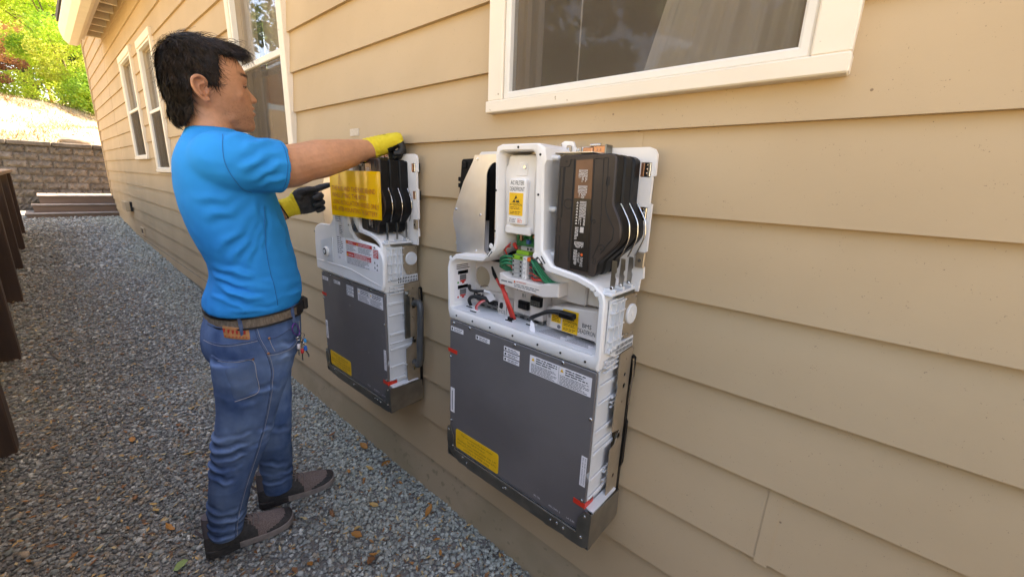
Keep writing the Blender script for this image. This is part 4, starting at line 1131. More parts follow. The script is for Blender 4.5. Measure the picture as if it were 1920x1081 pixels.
        mb = N(); mb.add([(-.668, .850, 1.052), (-.655, .848, 1.046), (-.640, .838, 1.020), (-.655, .838, 1.006), (-.664, .840, 1.030)], [(0, 1, 2, 3, 4)]); mb.add([(-.668, .8506, 1.052), (-.655, .8486, 1.046), (-.640, .8386, 1.020), (-.655, .8386, 1.006), (-.664, .8406, 1.030)], [(4, 3, 2, 1, 0)]); P('paper_tag', mb, m_paper)
        for k in range(3):
            mb = N(); mb.tube([(-.815+.004*k, .905, 1.130-.004*k), (-.800+.003*k, .868, 1.121), (-.778+.005*k, .852, 1.110-.002*k), (-.757+.006*k, .846, 1.082-.002*k), (-.750+.006*k, .852, 1.056), (-.754+.006*k, .866, 1.034)], .0040, 8, smooth=5); P('red_cable', mb, m_redwire, smooth=60)
        mb = N(); mb.box(-.765, -.743, .858, .876, 1.024, 1.036, c=.002); P('cable_collar', mb, m_blackp)
        mb = N(); mb.tube([(-.866, .892, 1.166), (-.846, .882, 1.148), (-.832, .878, 1.136)], [.003, .006, .005], 8); P('black_plug', mb, m_blackp)
        mb = N(); mb.tube([(-.832, .8785, 1.136), (-.820, .876, 1.124), (-.806, .876, 1.110)], .004, 8); P('red_cable', mb, m_redwire, smooth=60)
        mb = N(); mb.tube([(-.955, .880, 1.090), (-.935, .866, 1.082), (-.905, .866, 1.084), (-.876, .872, 1.090)], [.006, .005, .0045, .0035], 8, smooth=4); P('black_lead', mb, m_blackwire, smooth=60)
        mb = N(); mb.tube([(-.876, .872, 1.090), (-.850, .872, 1.089)], .0045, 8); P('white_sleeve', mb, m_white, smooth=60)
        mb = N(); mb.tube([(-.936, .87, 1.028), (-.936, .862, 1.050), (-.918, .862, 1.064), (-.888, .87, 1.066), (-.852, .88, 1.058), (-.836, .885, 1.052)], [.0055, .0058, .006, .0075, .0075, .006], 8, smooth=4); P('black_lead', mb, m_blackwire, smooth=60)
        for k in range(2):
            mb = N(); mb.tube([(-.892+.005*k, .852, 1.028), (-.890+.005*k, .850, 1.042), (-.880+.006*k, .858, 1.056), (-.874+.004*k, .87, 1.060)], .0028, 8, smooth=4); P('red_cable', mb, m_redwire if k == 0 else mat('pink_wire', (.62, .20, .20), rough=.4), smooth=60)
        mb = N(); v = [(-.850, .850, 1.085), (-.820, .846, 1.100), (-.806, .850, 1.082), (-.836, .854, 1.066)]
        mb.add(v+[(a, b+.0006, c) for a, b, c in v], [(0, 1, 2, 3), (7, 6, 5, 4)]); P('paper_tag', mb, m_paper)
        for (x, y) in ((-.936, .872), (-.892, .848), (-.757, .866), (-.690, .882)):
            mb = N(); mb.box(x-.016, x+.016, y-.008, y+.008, 1.0248, 1.029, c=.001); o = P('cable_clip', mb, m_white)
            mb = N(); mb.box(x-.012, x+.014, y-.0115, y-.0082, 1.0248, 1.0275); P('clip_gap', mb, m_dark, o)
    else:
        # ---- closed front cover on the far unit
        P('housing_rim', hs, m_white, smooth=35)
        cov = [(-.994, .998), (-.994, 1.125), (-.985, 1.190), (-.968, 1.202), (-.925, 1.214), (-.832, 1.217), (-.803, 1.236), (-.792, 1.262), (-.792, 1.42), (-.664, 1.42), (-.662, 1.240), (-.648, 1.208), (-.616, 1.184), (-.570, 1.176),
               (-.472, 1.173), (-.436, 1.160), (-.412, 1.136), (-.405, 1.118), (-.410, 1.020), (-.424, .994)]
        mb = N(); mb.prism(soft_loop(cov, .010), .806, .8178, inset=.005); fc = P('front_cover', mb, m_white, smooth=35)
        # recessed latch pocket on the left
        mb = N(); mb.prism(soft_loop([(-.925, 1.138), (-.810, 1.164), (-.815, 1.054), (-.905, 1.046)], .006), .8035, .8058); pk = P('latch_pocket', mb, m_white2, fc)
        mb = N(); mb.cyl((-.868, .8034, 1.095), (0, -1, 0), .021, .010, 18, c2=.003); P('gland_body', mb, m_white, fc, smooth=40)
        mb = N(); mb.cyl((-.868, .7932, 1.095), (0, -1, 0), .0145, .0015, 18); P('gland_ring', mb, m_blackp, fc)
        mb = N(); mb.cyl((-.868, .7916, 1.095), (0, -1, 0), .009, .001, 16); P('gland_cap', mb, m_white2, fc)
        # curved ridge low on the cover
        mb = N(); mb.tube([(-.985, .806, 1.042), (-.80, .8045, 1.045), (-.66, .8045, 1.045), (-.54, .8045, 1.030), (-.425, .806, 1.016)], .0014, 6, smooth=6); P('cover_ridge', mb, m_white, fc, smooth=60)
        for (x, z) in ((-.655, 1.231), (-.462, 1.163), (-.985, 1.172)):
            mb = N(); mb.cyl((x, .8056, z), (0, -1, 0), .004, .002, 10); P('screw', mb, m_steel_d, fc)
        # printed labels
        lb = N(); lb.box(-.690, -.480, .8052, .8058, 1.066, 1.166, 0)
        put_quad(lb, -.688, -.482, 1.152, 1.166, .8049, 1); put_quad(lb, -.688, -.492, 1.099, 1.120, .8049, 1)
        for xq in (-.684, -.600): put_poly(lb, [(xq, 1.1545), (xq+.010, 1.1545), (xq+.005, 1.1635)], .8046, 2)
        put_text(lb, 'WARNING', -.670, 1.1555, .8046, .010, 3, width=.040); put_text(lb, 'AVERTISSEMENT', -.586, 1.1555, .8046, .010, 3, width=.088)
        put_poly(lb, [(-.685, 1.103), (-.673, 1.103), (-.679, 1.114)], .8046, 2); put_text(lb, 'DANGER', -.670, 1.104, .8046, .011, 3, width=.040); put_rows(lb, -.622, -.496, 1.100, 1.119, .8046, 4, 3, rr)
        put_rows(lb, -.686, -.606, 1.124, 1.150, .8049, 6, 4, rr); put_rows(lb, -.590, -.486, 1.124, 1.150, .8049, 6, 4, rr); put_rows(lb, -.686, -.50, 1.068, 1.097, .8049, 6, 4, rr)
        P('warning_label', lb, [m_paper, m_print_red, m_yellow, m_paper, m_print_grey], fc)
        lb = N(); lb.box(-.478, -.436, .8052, .8058, 1.066, 1.156, 0); put_quad(lb, -.476, -.438, 1.122, 1.154, .8049, 1); put_rows(lb, -.474, -.440, 1.124, 1.152, .8046, 5, 0, rr)
        for (x, z) in ((-.466, 1.100), (-.448, 1.092), (-.466, 1.080), (-.450, 1.074)): put_poly(lb, [(x-.006, z), (x+.006, z), (x, z+.010)], .8049, 2)
        P('side_label', lb, [m_paper, m_print_red, m_print_grey], fc)
        lb = N(); lb.box(-.770, -.702, .8052, .8058, 1.075, 1.400, 0); put_rows(lb, -.766, -.722, 1.235, 1.39, .8049, 18, 1, rr); put_rows(lb, -.766, -.716, 1.10, 1.175, .8049, 9, 1, rr); put_rows(lb, -.738, -.712, 1.185, 1.225, .8049, 5, 1, rr)
        put_text(lb, 'CE', -.758, 1.080, .8049, .011, 2)
        P('rating_label', lb, [m_paper, m_print_grey, m_black], fc)
        # lifting handle pipe bolted to the side
        mb = N(); mb.box(-.4225, -.414, .900, .925, .78, .985, c=.002); hd = P('handle_bracket', mb, m_steel_d)
        mb = N(); mb.tube([(-.415, .945, .925), (-.385, .945, .935), (-.365, .940, .918), (-.360, .935, .86), (-.360, .93, .76), (-.362, .93, .70), (-.375, .932, .668), (-.415, .94, .665)], .0135, 12, smooth=6); P('lifting_handle', mb, m_handle, smooth=60)
        mb = N(); mb.cyl((-.4135, .915, .972), (1, 0, 0), .009, .010, 6); P('bolt', mb, m_chrome, hd)

    # --- three power modules stacked in depth, each with spring strap and tab
    out = soft_loop([(-.590, 1.482), (-.583, 1.489), (-.452, 1.491), (-.439, 1.485), (-.437, 1.385), (-.418, 1.352), (-.4115, 1.330), (-.4115, 1.308), (-.424, 1.288), (-.464, 1.248), (-.4665, 1.222), (-.474, 1.212), (-.582, 1.219), (-.589, 1.232)], .006, 2)
    mx = 0
    for k, (ya, yb) in enumerate(((.826, .852), (.868, .894), (.910, .936))):
        def NM(): return MB((dx+mx, 0, 0))
        mb = NM(); mb.prism(out, ya+(.005 if k == 0 else 0), yb, inset=.002 if k == 0 else .004); pm = P('power_module', mb, m_blackp, smooth=30)
        if k == 0: mb = NM(); mb.prism(inset_poly(out, .001), ya, ya+.0048, inset=.0025); P('module_face', mb, m_brownp, pm, smooth=30)
        mb = NM(); ins = inset_poly(out, .003); mb.prism(ins, yb+.0005, yb+.013); P('module_body', mb, m_blackp, pm)
        # spring strap and tab
        sp = NM(); sp.tube([(-.4345, yb+.004, 1.385), (-.411, yb+.002, 1.350), (-.4060, yb+.002, 1.330), (-.4060, yb+.002, 1.308), (-.414, yb+.002, 1.284), (-.4235, yb+.003, 1.262)], .0017, 6, smooth=4); P('spring_strap', sp, m_chrome, smooth=60)
        tb = NM(); tb.prism([(-.4325, 1.190), (-.4325, 1.258), (-.4215, 1.258), (-.4195, 1.232), (-.4225, 1.228), (-.4225, 1.222), (-.4195, 1.216), (-.4215, 1.190)], yb-.012, yb-.0105); tt = P('strap_tab', tb, m_steel)
        tb = NM(); tb.cyl((-.427, yb-.0122, 1.194), (0, -1, 0), .0045, .004, 10, c2=.001); P('screw', tb, m_chrome, tt)
        if k == 0:
            # raised and grooved front: dark grooves, label film, print
            gr = NM()
            def groove(pts, y=ya-.0002): gr.tube([(p[0], y, p[1]) for p in pts], .0011, 4)
            groove([(-.583, 1.462), (-.574, 1.462), (-.574, 1.345), (-.583, 1.345), (-.583, 1.462)])
            groove([(-.571, 1.345), (-.571, 1.462), (-.560, 1.463), (-.556, 1.470), (-.556, 1.478), (-.546, 1.479), (-.5435, 1.24)])
            groove([(-.5835, 1.340), (-.574, 1.340), (-.5735, 1.308), (-.583, 1.308), (-.5835, 1.340)])
            groove([(-.583, 1.300), (-.574, 1.300), (-.5725, 1.235), (-.5815, 1.237), (-.583, 1.300)])
            groove([(-.544, 1.479), (-.540, 1.219)]); groove([(-.4935, 1.480), (-.4825, 1.217)])
            groove([(-.491, 1.480), (-.470, 1.480), (-.4625, 1.30), (-.477, 1.258)]); groove([(-.468, 1.481), (-.459, 1.481), (-.455, 1.40), (-.457, 1.385), (-.452, 1.365), (-.430, 1.330), (-.431, 1.308), (-.458, 1.272)])
            groove([(-.458, 1.441), (-.452, 1.441), (-.452, 1.424), (-.459, 1.424), (-.458, 1.441)]); groove([(-.474, 1.258), (-.468, 1.258), (-.468, 1.246), (-.475, 1.246), (-.474, 1.258)])
            groove([(-.555+.012*math.cos(a), 1.378+.011*math.sin(a)) for a in np.linspace(.6, 5.6, 14)]); groove([(-.482+.004*math.cos(a), 1.343+.004*math.sin(a)) for a in np.linspace(0, 6.28, 10)])
            groove([(-.457+.009*math.cos(a), 1.283+.009*math.sin(a)) for a in np.linspace(-.4, 3.8, 12)])
            P('panel_grooves', gr, m_dark, pm)
            for (x, z) in ((-.568, 1.474), (-.457, 1.282)):
                mb = NM(); mb.cyl((x, ya-.0001, z), (0, -1, 0), .0028, .0006, 8); P('screw_well', mb, m_dark, pm)
            fm = NM(); fm.prism([(-.540, 1.4765), (-.4965, 1.4785), (-.4855, 1.222), (-.5365, 1.224)], ya-.0009, ya-.0002); fl_ = P('label_film', fm, m_film_brown, pm)
            fm = NM(); fm.prism([(-.5383, 1.392), (-.4927, 1.392), (-.4853, 1.2225), (-.5363, 1.2245)], ya-.0012, ya-.00095); P('lower_label_film', fm, mat('black_gloss_film', (.030, .026, .024), rough=.25, metal=.3), pm)
            lb = NM(); y = ya-.0015
            def vrows(x0, x1, z0, z1, n, mi=0):
                dxr = (x1-x0)/n
                for i in range(n):
                    z = z1; x = x0+(i+.5)*dxr; end = z0+(z1-z0)*.45*rr.random()**2
                    while z > end:
                        l = rr.uniform(.003, .009); ze = max(z-l, end); put_quad(lb, x-dxr*.30, x+dxr*.30, ze, z, y, mi); z = ze-.0012
            vrows(-.531, -.507, 1.428, 1.456, 8); vrows(-.530, -.505, 1.392, 1.421, 8); vrows(-.522, -.504, 1.330, 1.386, 7)
            for i in range(8):
                z = 1.380-i*.0068; put_poly(lb, [(-.531, z), (-.525, z), (-.528, z+.005)], y, 0)
            put_quad(lb, -.516, -.506, 1.314, 1.327, y, 0); vrows(-.530, -.520, 1.296, 1.326, 3); vrows(-.529, -.503, 1.276, 1.292, 8); 
            put_text(lb, 'ENPHASE', -.5095, 1.2565, y, .011, 0, width=.023, vert=True); put_text(lb, 'IQ8D-BAT', -.517, 1.266, y, .008, 0, vert=True, width=.024)
            vrows(-.529, -.519, 1.236, 1.272, 4)
            put_poly(lb, circle(-.506, 1.2625, .0034, 10), y, 1)
            P('label_print', lb, [mat('print_silver', (.58, .53, .50), rough=.5), m_print_orange], pm)
    # --- copper bracket, silver tabs and top plate
    mb = N(); mb.box(-.70, -.52, .860, .946, 1.496, 1.4985, c=.0005); P('top_plate', mb, m_alu)
    mb = N(); mb.box(-.66, -.555, .936, .946, 1.499, 1.516, c=.001); P('top_rail', mb, m_white)
    for (x, h_) in ((-.672, .026), (-.641, .022), (-.610, .018)):
        mb = N(); mb.box(x, x+.013, .926, .935, 1.499, 1.499+h_, c=.002); o = P('silver_tab', mb, m_tan)
        mb = N(); mb.cyl((x+.0065, .9258, 1.499+h_*.55), (0, -1, 0), .0042, .002, 10, c2=.001); P('screw', mb, m_chrome, o)
    mb = N(); mb.prism(soft_loop([(-.665, 1.5165), (-.665, 1.528), (-.655, 1.533), (-.628, 1.531), (-.622, 1.5165)], .003), .938, .944); P('white_lug', mb, m_white)
    mb = N(); mb.box(-.588, -.560, .922, .945, 1.499, 1.514, c=.002); P('copper_bracket', mb, m_copper)
    mb = N(); mb.box(-.5595, -.522, .925, .945, 1.499, 1.517, c=.002); cb = P('copper_bracket', mb, m_copper)
    for x in (-.549, -.540):
        mb = N(); mb.cyl((x, .9248, 1.508), (0, -1, 0), .0035, .002, 10, c2=.001); P('screw', mb, m_copper, cb)
    mb = N(); mb.cyl((-.573, .935, 1.5195), (1, 0, 0), .0042, .030, 10); P('bolt', mb, m_chrome, cb, smooth=40)
    mb = N(); mb.box(-.5215, -.5175, .915, .947, 1.494, 1.519, c=.001); P('bracket_end', mb, m_steel_d, cb)

    # --- lower case, front panel and bottom bracket
    cs = N(); cs.box(-.972, -.436, .828, .952, .498, .985, c=.004)
    for (z, h_) in ((.93, .012), (.885, .006), (.80, .012), (.765, .006), (.735, .012), (.66, .010), (.60, .012), (.565, .012)):
        cs.box(-.4355, -.430, .836, .945, z, z+h_, c=.002)
    cs.box(-.4355, -.431, .83, .836, .50, .985)
    ca = P('battery_case', cs, m_white2)
    for (z0_, n_) in ((.86, 3), (.66, 2), (.62, 2)):
        for k in range(n_):
            mb = N(); mb.box(-.4298, -.424, .898, .928, z0_+k*.013, z0_+k*.013+.003); P('case_fin', mb, m_white2, ca)
    fp = soft_loop([(-.981, .519), (-.981, .640), (-.984, .646), (-.984, .662), (-.981, .668), (-.981, .983), (-.433, .983), (-.431, .700), (-.438, .694), (-.438, .682), (-.431, .676), (-.433, .512), (-.93, .512)], .006, 2)
    mb = N(); mb.prism(fp, .8195, .8275, inset=.0012); pn = P('front_panel', mb, m_alu_dark)
    for (x, z) in ((-.959, .974), (-.884, .976), (-.696, .977), (-.531, .978), (-.975, .852), (-.972, .614), (-.437, .856), (-.440, .612)):
        mb = N(); mb.cyl((x, .8193, z), (0, -1, 0), .0048, .0034, 10, c2=.0012); P('screw', mb, m_chrome, pn, smooth=40)
    yl = .8186
    def small(xa, xb, za, zb):
        lb = N(); lb.box(xa, xb, yl, yl+.0007, za, zb, 0); put_quad(lb, xa+.004, xa+.010, za+.003, zb-.003, yl-.0003, 1); put_rows(lb, xa+.016, xb-.004, za+.002, zb-.002, yl-.0003, 2, 2, rr); P('small_label', lb, [m_paper, m_black, m_print_grey], pn)
    small(-.975, -.915, .946, .961); small(-.857, -.797, .949, .963)
    for k in range(3): small(-.738, -.678, .950-k*.0162, .9625-k*.0162)
    lb = N(); lb.box(-.640, -.444, yl, yl+.0007, .914, .966, 0)
    for xq in (-.634, -.538): put_poly(lb, [(xq, .951), (xq+.011, .951), (xq+.0055, .961)], yl-.0003, 1)
    for xq in (-.618, -.522): put_rows(lb, xq, xq+.070, .945, .964, yl-.0003, 3, 2, rr, ragged=.4)
    put_rows(lb, -.634, -.546, .916, .943, yl-.0003, 7, 3, rr); put_rows(lb, -.538, -.449, .916, .943, yl-.0003, 7, 3, rr)
    put_quad(lb, -.5425, -.5415, .916, .964, yl-.0003, 3); P('warning_label', lb, [m_paper, m_yellow, m_black, m_print_grey], pn)
    lb = N(); lb.box(-.977, -.957, yl, yl+.0007, .648, .740, 0); put_quad(lb, -.970, -.966, .655, .730, yl-.0003, 1); P('side_strip_label', lb, [m_paper, m_print_grey], pn)
    lb = N(); lb.box(-.453, -.436, yl, yl+.0007, .655, .744, 0)
    for xq in (-.449, -.442): put_text(lb, 'BN. IQ-8P INSTALLATION', xq, .740, yl-.0003, .0048, 1, vert=True, width=.080)
    P('side_strip_label', lb, [m_paper, m_print_grey], pn)
    lb = N(); lb.prism(rrect(-.949, -.745, .519, .592, .008), yl, yl+.0007)
    lines = ['This unit contains Modules model', 'No: IQB-5P-1P-NA-01', 'Module(s) have a tested greater than 2.47', 'kWh at 2°C lower flammability limit (LFL)', 'according to UL 9540A testing']
    for k, s_ in enumerate(lines): put_text(lb, s_, -.847, .5755-k*.0122, yl-.0003, .0105, 1, align='c', width=[.150, .085, .186, .186, .124][k])
    P('yellow_label', lb, [m_yellow, mat('print_brown', (.25, .12, .01))], pn)
    mb = N(); mb.box(-.989, -.944, yl-.0003, yl+.0006, .868, .881); P('red_sticker', mb, m_red, pn)
    mb = N(); mb.box(-.466, -.4315, yl-.0005, yl+.0006, .592, .607); mb.box(-.4315, -.4300, yl-.0005, .862, .590, .607); rs = P('red_sticker', mb, m_red, pn)
    lb = N(); put_text(lb, 'SN 122', -.60, .530, yl+.0006, .008, 0); put_text(lb, '492 23451 2', -.545, .5285, yl+.0006, .008, 0); put_text(lb, 'LA 2-84', -.483, .527, yl+.0006, .008, 0); P('stamped_numbers', lb, m_paper, pn)
    # bracket
    bp = soft_loop([(-.988, .586), (-.970, .592), (-.953, .558), (-.951, .5135), (-.446, .5145), (-.443, .562), (-.424, .590), (-.409, .591), (-.4055, .487), (-.424, .4735), (-.478, .4705), (-.484, .4735), (-.548, .4675), (-.553, .4705), (-.885, .4695), (-.892, .4730), (-.926, .4715), (-.975, .497), (-.988, .530)], .004, 2)
    mb = N(); mb.prism(bp, .8125, .8150); bk = P('bottom_bracket', mb, m_steel_d)
    mb = N(); mb.box(-.951, -.446, .8118, .8124, .5105, .5130); P('bright_edge', mb, m_chrome, bk)
    for (x, z) in ((-.957, .522), (-.905, .500), (-.885, .490), (-.705, .496), (-.715, .491), (-.530, .495), (-.508, .498), (-.486, .495), (-.430, .505), (-.424, .575), (-.979, .577)):
        mb = N(); mb.cyl((x, .8123, z), (0, -1, 0), .0042 if x not in (-.715, -.885, -.530) else .0028, .002, 10, c2=.0008); P('screw', mb, m_chrome, bk)
    mb = N(); mb.prism([(.8151, .586), (.835, .584), (.972, .574), (.975, .483), (.8151, .474)], -.4095, -.4065, plane='yz'); P('bracket_side', mb, m_steel, bk)
    mb = N(); mb.prism([(.8151, .586), (.972, .574), (.975, .483), (.8151, .474)], -.988, -.985, plane='yz'); P('bracket_side', mb, m_steel, bk)
    mb = N(); mb.box(-.984, -.41, .8155, .97, .474, .4765); P('bracket_floor', mb, m_steel_d, bk)
    mb = N(); mb.add([(-.4312, .828, .590), (-.4312, .955, .590), (-.4095, .955, .585), (-.4095, .828, .587), (-.4312, .828, .586), (-.4312, .955, .586), (-.4095, .955, .581), (-.4095, .828, .583)],
                     [(0, 1, 2, 3), (4, 7, 6, 5), (0, 4, 5, 1), (1, 5, 6, 2), (2, 6, 7, 3), (3, 7, 4, 0)]); P('case_lip', mb, m_white2, bk)
    # --- tan side plate with keyholes
    sp = [(.900, 1.014), (.974, 1.016), (.974, .560), (.910, .566), (.906, .60), (.902, .658), (.910, .664), (.902, .668), (.902, .735), (.926, .742), (.948, .778), (.912, .786), (.902, .790), (.900, .88), (.908, .915), (.902, .95)]
    kh = [circle(.940, .945, .006, 10), circle(.942, .912, .008, 10), circle(.938, .635, .007, 10), circle(.940, .99, .003, 8)]
    mb = N(); mb.prism(sp, -.4175, -.4155, plane='yz', holes=kh); o = P('side_plate', mb, m_tan)
    mb = N(); mb.cyl((-.4215, .944, .76), (1, 0, 0), .008, .006, 10); P('cross_screw', mb, m_steel_d, o)
    mb = N(); mb.cyl((-.4154, .936, .868), (1, 0, 0), .003, .002, 8); P('screw', mb, m_chrome, o)
    # --- ribbed housing side, mechanism plate, white disc, grille
    sd_ = N(); sd_.box(-.4275, -.424, .835, .905, 1.030, 1.165, c=.001); so = P('side_wall', sd_, m_white2)
    for y in (.850, .872, .892):
        mb = N(); mb.box(-.4238, -.4150, y-.0016, y+.0016, 1.035, 1.160); P('side_rib', mb, m_white2, so)
    for z in (1.034, 1.062, 1.098, 1.133, 1.158):
        mb = N(); mb.box(-.4238, -.4165, .836, .904, z-.0015, z+.0015); P('side_rib', mb, m_white2, so)
    mb = N(); mb.prism(soft_loop([(.900, 1.168), (.966, 1.162), (.966, 1.040), (.915, 1.052), (.905, 1.080)], .004), -.4225, -.4195, plane='yz'); mp_ = P('mechanism_plate', mb, m_tan)
    mb = N(); mb.cyl((-.4194, .938, 1.113), (1, 0, 0), .0265, .006, 28, c2=.002); dk = P('round_cap', mb, m_white2, mp_, smooth=35)
    mb = N(); mb.cyl((-.4133, .938, 1.113), (1, 0, 0), .006, .001, 12); mb.cyl((-.4133, .938, 1.122), (1, 0, 0), .0015, .001, 8); P('cap_mark', mb, m_white, mp_)
    for (y, z) in ((.912, 1.156), (.960, 1.155), (.914, 1.062), (.934, 1.058), (.960, 1.056)):
        mb = N(); mb.cyl((-.4194, y, z), (1, 0, 0), .0032, .002, 8); P('rivet', mb, m_chrome, mp_)
    gg_ = N(); gg_.prism([(.842, 1.030), (.842, 1.042), (.868, 1.046), (.966, 1.048), (.966, 1.020), (.868, 1.016)], -.4235, -.4165, plane='yz'); go = P('grille', gg_, m_white2)
    for k in range(12):
        y = .874+k*.0076
        mb = N(); mb.box(-.4163, -.4158, y, y+.0034, 1.021, 1.030); P('grille_slot', mb, m_dark, go)
        mb = N(); mb.box(-.4163, -.4158, y, y+.0034, 1.034, 1.043); P('grille_slot', mb, m_dark, go)
    mb = N()
    for z in (1.005, .992, .978): mb.box(-.4275, -.420, .838, .905, z, z+.004)
    for y in (.86, .88): mb.box(-.4276, -.4205, y-.0015, y+.0015, .978, 1.009)
    P('lower_ribs', mb, m_white2, go)
    # white shelf under the strap tabs
    mb = N(); mb.box(-.466, -.415, .822, .945, 1.176, 1.184, c=.002)
    for y in (.840, .882, .924): mb.box(-.445, -.416, y-.004, y+.004, 1.1842, 1.192, c=.001)
    P('module_shelf', mb, m_white2)
    mb = N(); mb.box(-.455, -.416, .855, .94, 1.168, 1.1755); P('shelf_clip', mb, m_steel_d)
    return bt

def attention_label(N, P, parent, x0, x1, z0, z1, y):
    lb = N(); lb.box(x0, x1, y-.0002, y+.0003, z0, z1, 0)
    yy = y-.0006; cx_ = (x0+x1)/2; w_ = x1-x0; h_ = z1-z0
    tz = z1-h_*.08; tb = z1-h_*.42
    put_poly(lb, [(cx_-w_*.26, tb), (cx_-w_*.02, tb), (cx_-w_*.10, tb+h_*.10), (cx_-w_*.12, tb+h_*.15)], yy, 1)
    put_poly(lb, [(cx_-w_*.12, tz-h_*.20), (cx_, tz-h_*.02), (cx_+w_*.09, tz-h_*.17), (cx_+w_*.02, tz-h_*.15), (cx_-w_*.04, tz-h_*.20)], yy, 1)
    put_poly(lb, [(cx_+w_*.02, tb), (cx_+w_*.28, tb), (cx_+w_*.16, tb+h_*.14), (cx_+w_*.10, tb+h_*.06), (cx_+w_*.0, tb+h_*.12)], yy, 1)
    put_text(lb, 'ATTENTION', cx_, z0+h_*.43, yy, h_*.15, 1, width=w_*.90, align='c')
    rg = random.Random(2); put_rows(lb, x0+w_*.10, x1-w_*.08, z0+h_*.26, z0+h_*.40, yy, 2, 2, rg, ragged=.2); put_rows(lb, x0+w_*.10, x1-w_*.08, z0+h_*.06, z0+h_*.20, yy, 2, 2, rg, ragged=.2)
    return P('attention_label', lb, [m_yellow, m_black, mat('print_brown', (.25, .12, .01))], parent)

bat_near = battery(0.0, True, 'near battery with its front cover off, showing wires, terminals and black modules')
bat_far = battery(-.945, False, 'far battery beside the man with closed white cover, red warning labels, grey pipe handle')

# ---- clear yellow warning film hanging in front of the far battery
m_film = film_mat('yellow_clear_film', (.98, .53, .010), .95, gloss=.16, transl=.05, rough=.16)
m_filmclear = film_mat('clear_film', (.9, .88, .84), .10, gloss=.16, transl=.5, rough=.10)
fl = thing('warning_film', 'glossy yellow plastic warning sheet hanging over the far battery', 'sheet', (-1.55, .80, 1.28))
def film_y(u): return .792+.010*math.sin(u*3.0)+.004*math.sin(u*15)
def film_sheet(x0, x1, z0a, z0b, z1a, z1b, n, dy=0):
    V = []; F = []
    for i in range(n+1):
        u = i/n; x = x0+(x1-x0)*u
        V += [(x, film_y(u)+dy, z0a+(z0b-z0a)*u), (x, film_y(u)+dy, z1a+(z1b-z1a)*u)]
    F = [(2*i, 2*i+2, 2*i+3, 2*i+1) for i in range(n)]
    mb = MB(); mb.add(V, F); return mb
film_sheet(-1.712, -1.330, 1.263, 1.272, 1.445, 1.442, 48).build('yellow_film', m_film, fl, smooth=True)
film_sheet(-1.690, -1.500, 1.175, 1.180, 1.2625, 1.2665, 24).build('clear_film', m_filmclear, fl, smooth=True)
lb = MB()
for k, (s_, wd) in enumerate((('THE PLUG AND THE PLASIC BEHIND', .330), ('WHILE LIFTING THE BATTRY.', .272), ('USING INSTALLATION HANDLES ONLY', .350), ('REL AFTER MOUNTING THE BATTERY', .336))):
    put_text(lb, s_, -1.702, 1.366-k*.027, 0, .026, 0, width=wd, slope=-.012)
o_ = len(lb.v)
lb.tube([(-1.652, 0, 1.392), (-1.640, 0, 1.436), (-1.622, 0, 1.390), (-1.652, 0, 1.392)], .0010, 4); lb.tube([(-1.6385, 0, 1.422), (-1.6385, 0, 1.405)], .0012, 4); lb.tube([(-1.6385, 0, 1.400), (-1.6385, 0, 1.397)], .0012, 4)
lb.v = [(x, film_y((x+1.712)/.382)-.0012+(y*.3), z) for x, y, z in lb.v]
lb.build('film_lettering', mat('print_red_brown', (.42, .07, .01), rough=.5), fl)
# ================================================================== THE MAN
person = thing('person', 'man in bright blue t-shirt, jeans and work gloves reaching to the far battery', 'person', (-1.66, .40, 0))

def remesh(mb, voxel, name='tmp'):
    me = bpy.data.meshes.new(name); me.from_pydata([tuple(p) for p in mb.v], [], mb.f); fix_normals_parts(me)
    o = bpy.data.objects.new(name, me); COL.objects.link(o)
    md = o.modifiers.new('r', 'REMESH'); md.mode = 'VOXEL'; md.voxel_size = voxel
    dg = bpy.context.evaluated_depsgraph_get()
    out = bpy.data.meshes.new_from_object(o.evaluated_get(dg))
    bpy.data.objects.remove(o); bpy.data.meshes.remove(me)
    V = np.empty(len(out.vertices)*3); out.vertices.foreach_get('co', V); V = V.reshape(-1, 3)
    F = [tuple(p.vertices) for p in out.polygons]
    bpy.data.meshes.remove(out)
    F = np.array([f for f in F if len(f) == 4], np.int64)
    return V, F
def fix_normals_parts(me): fix_normals(me)
def lap(V, F, it, k=.5, mask=None):
    E = np.concatenate([F[:, [0, 1]], F[:, [1, 2]], F[:, [2, 3]], F[:, [3, 0]]]); E = np.unique(np.sort(E, 1), axis=0)
    deg = np.bincount(E.ravel(), minlength=len(V))[:, None]
    for _ in range(it):
        s = np.zeros_like(V)
        for c in range(3):
            s[:, c] = np.bincount(E[:, 0], V[E[:, 1], c], len(V))+np.bincount(E[:, 1], V[E[:, 0], c], len(V))
        D = (s/np.maximum(deg, 1)-V)*k
        if mask is not None: D = D*mask[:, None]
        V = V+D
    return V
def vnormals(V, F):
    n = np.cross(V[F[:, 2]]-V[F[:, 0]], V[F[:, 3]]-V[F[:, 1]])
    N_ = np.zeros_like(V)
    for c in range(4):
        for d in range(3): N_[:, d] += np.bincount(F[:, c], n[:, d], len(V))
    return N_/np.maximum(np.linalg.norm(N_, axis=1), 1e-9)[:, None]
def ering(cx_, yf, yb, hw, z, n=28, ef=2.0, eb=2.0, yc=None, lean=0.0):
    """horizontal slice: front depth and back depth differ, superellipse powers"""
    yc = (yf+yb)/2 if yc is None else yc
    out = []
    for i in range(n):
        a = 2*math.pi*i/n; c, s = math.cos(a), math.sin(a)
        e = ef if s > 0 else eb
        x = math.copysign(abs(c)**(2/e), c)*hw; y = math.copysign(abs(s)**(2/e), s)*((yf-yc) if s > 0 else (yc-yb))
        out.append((cx_+x, yc+y, z+lean*y))
    return out
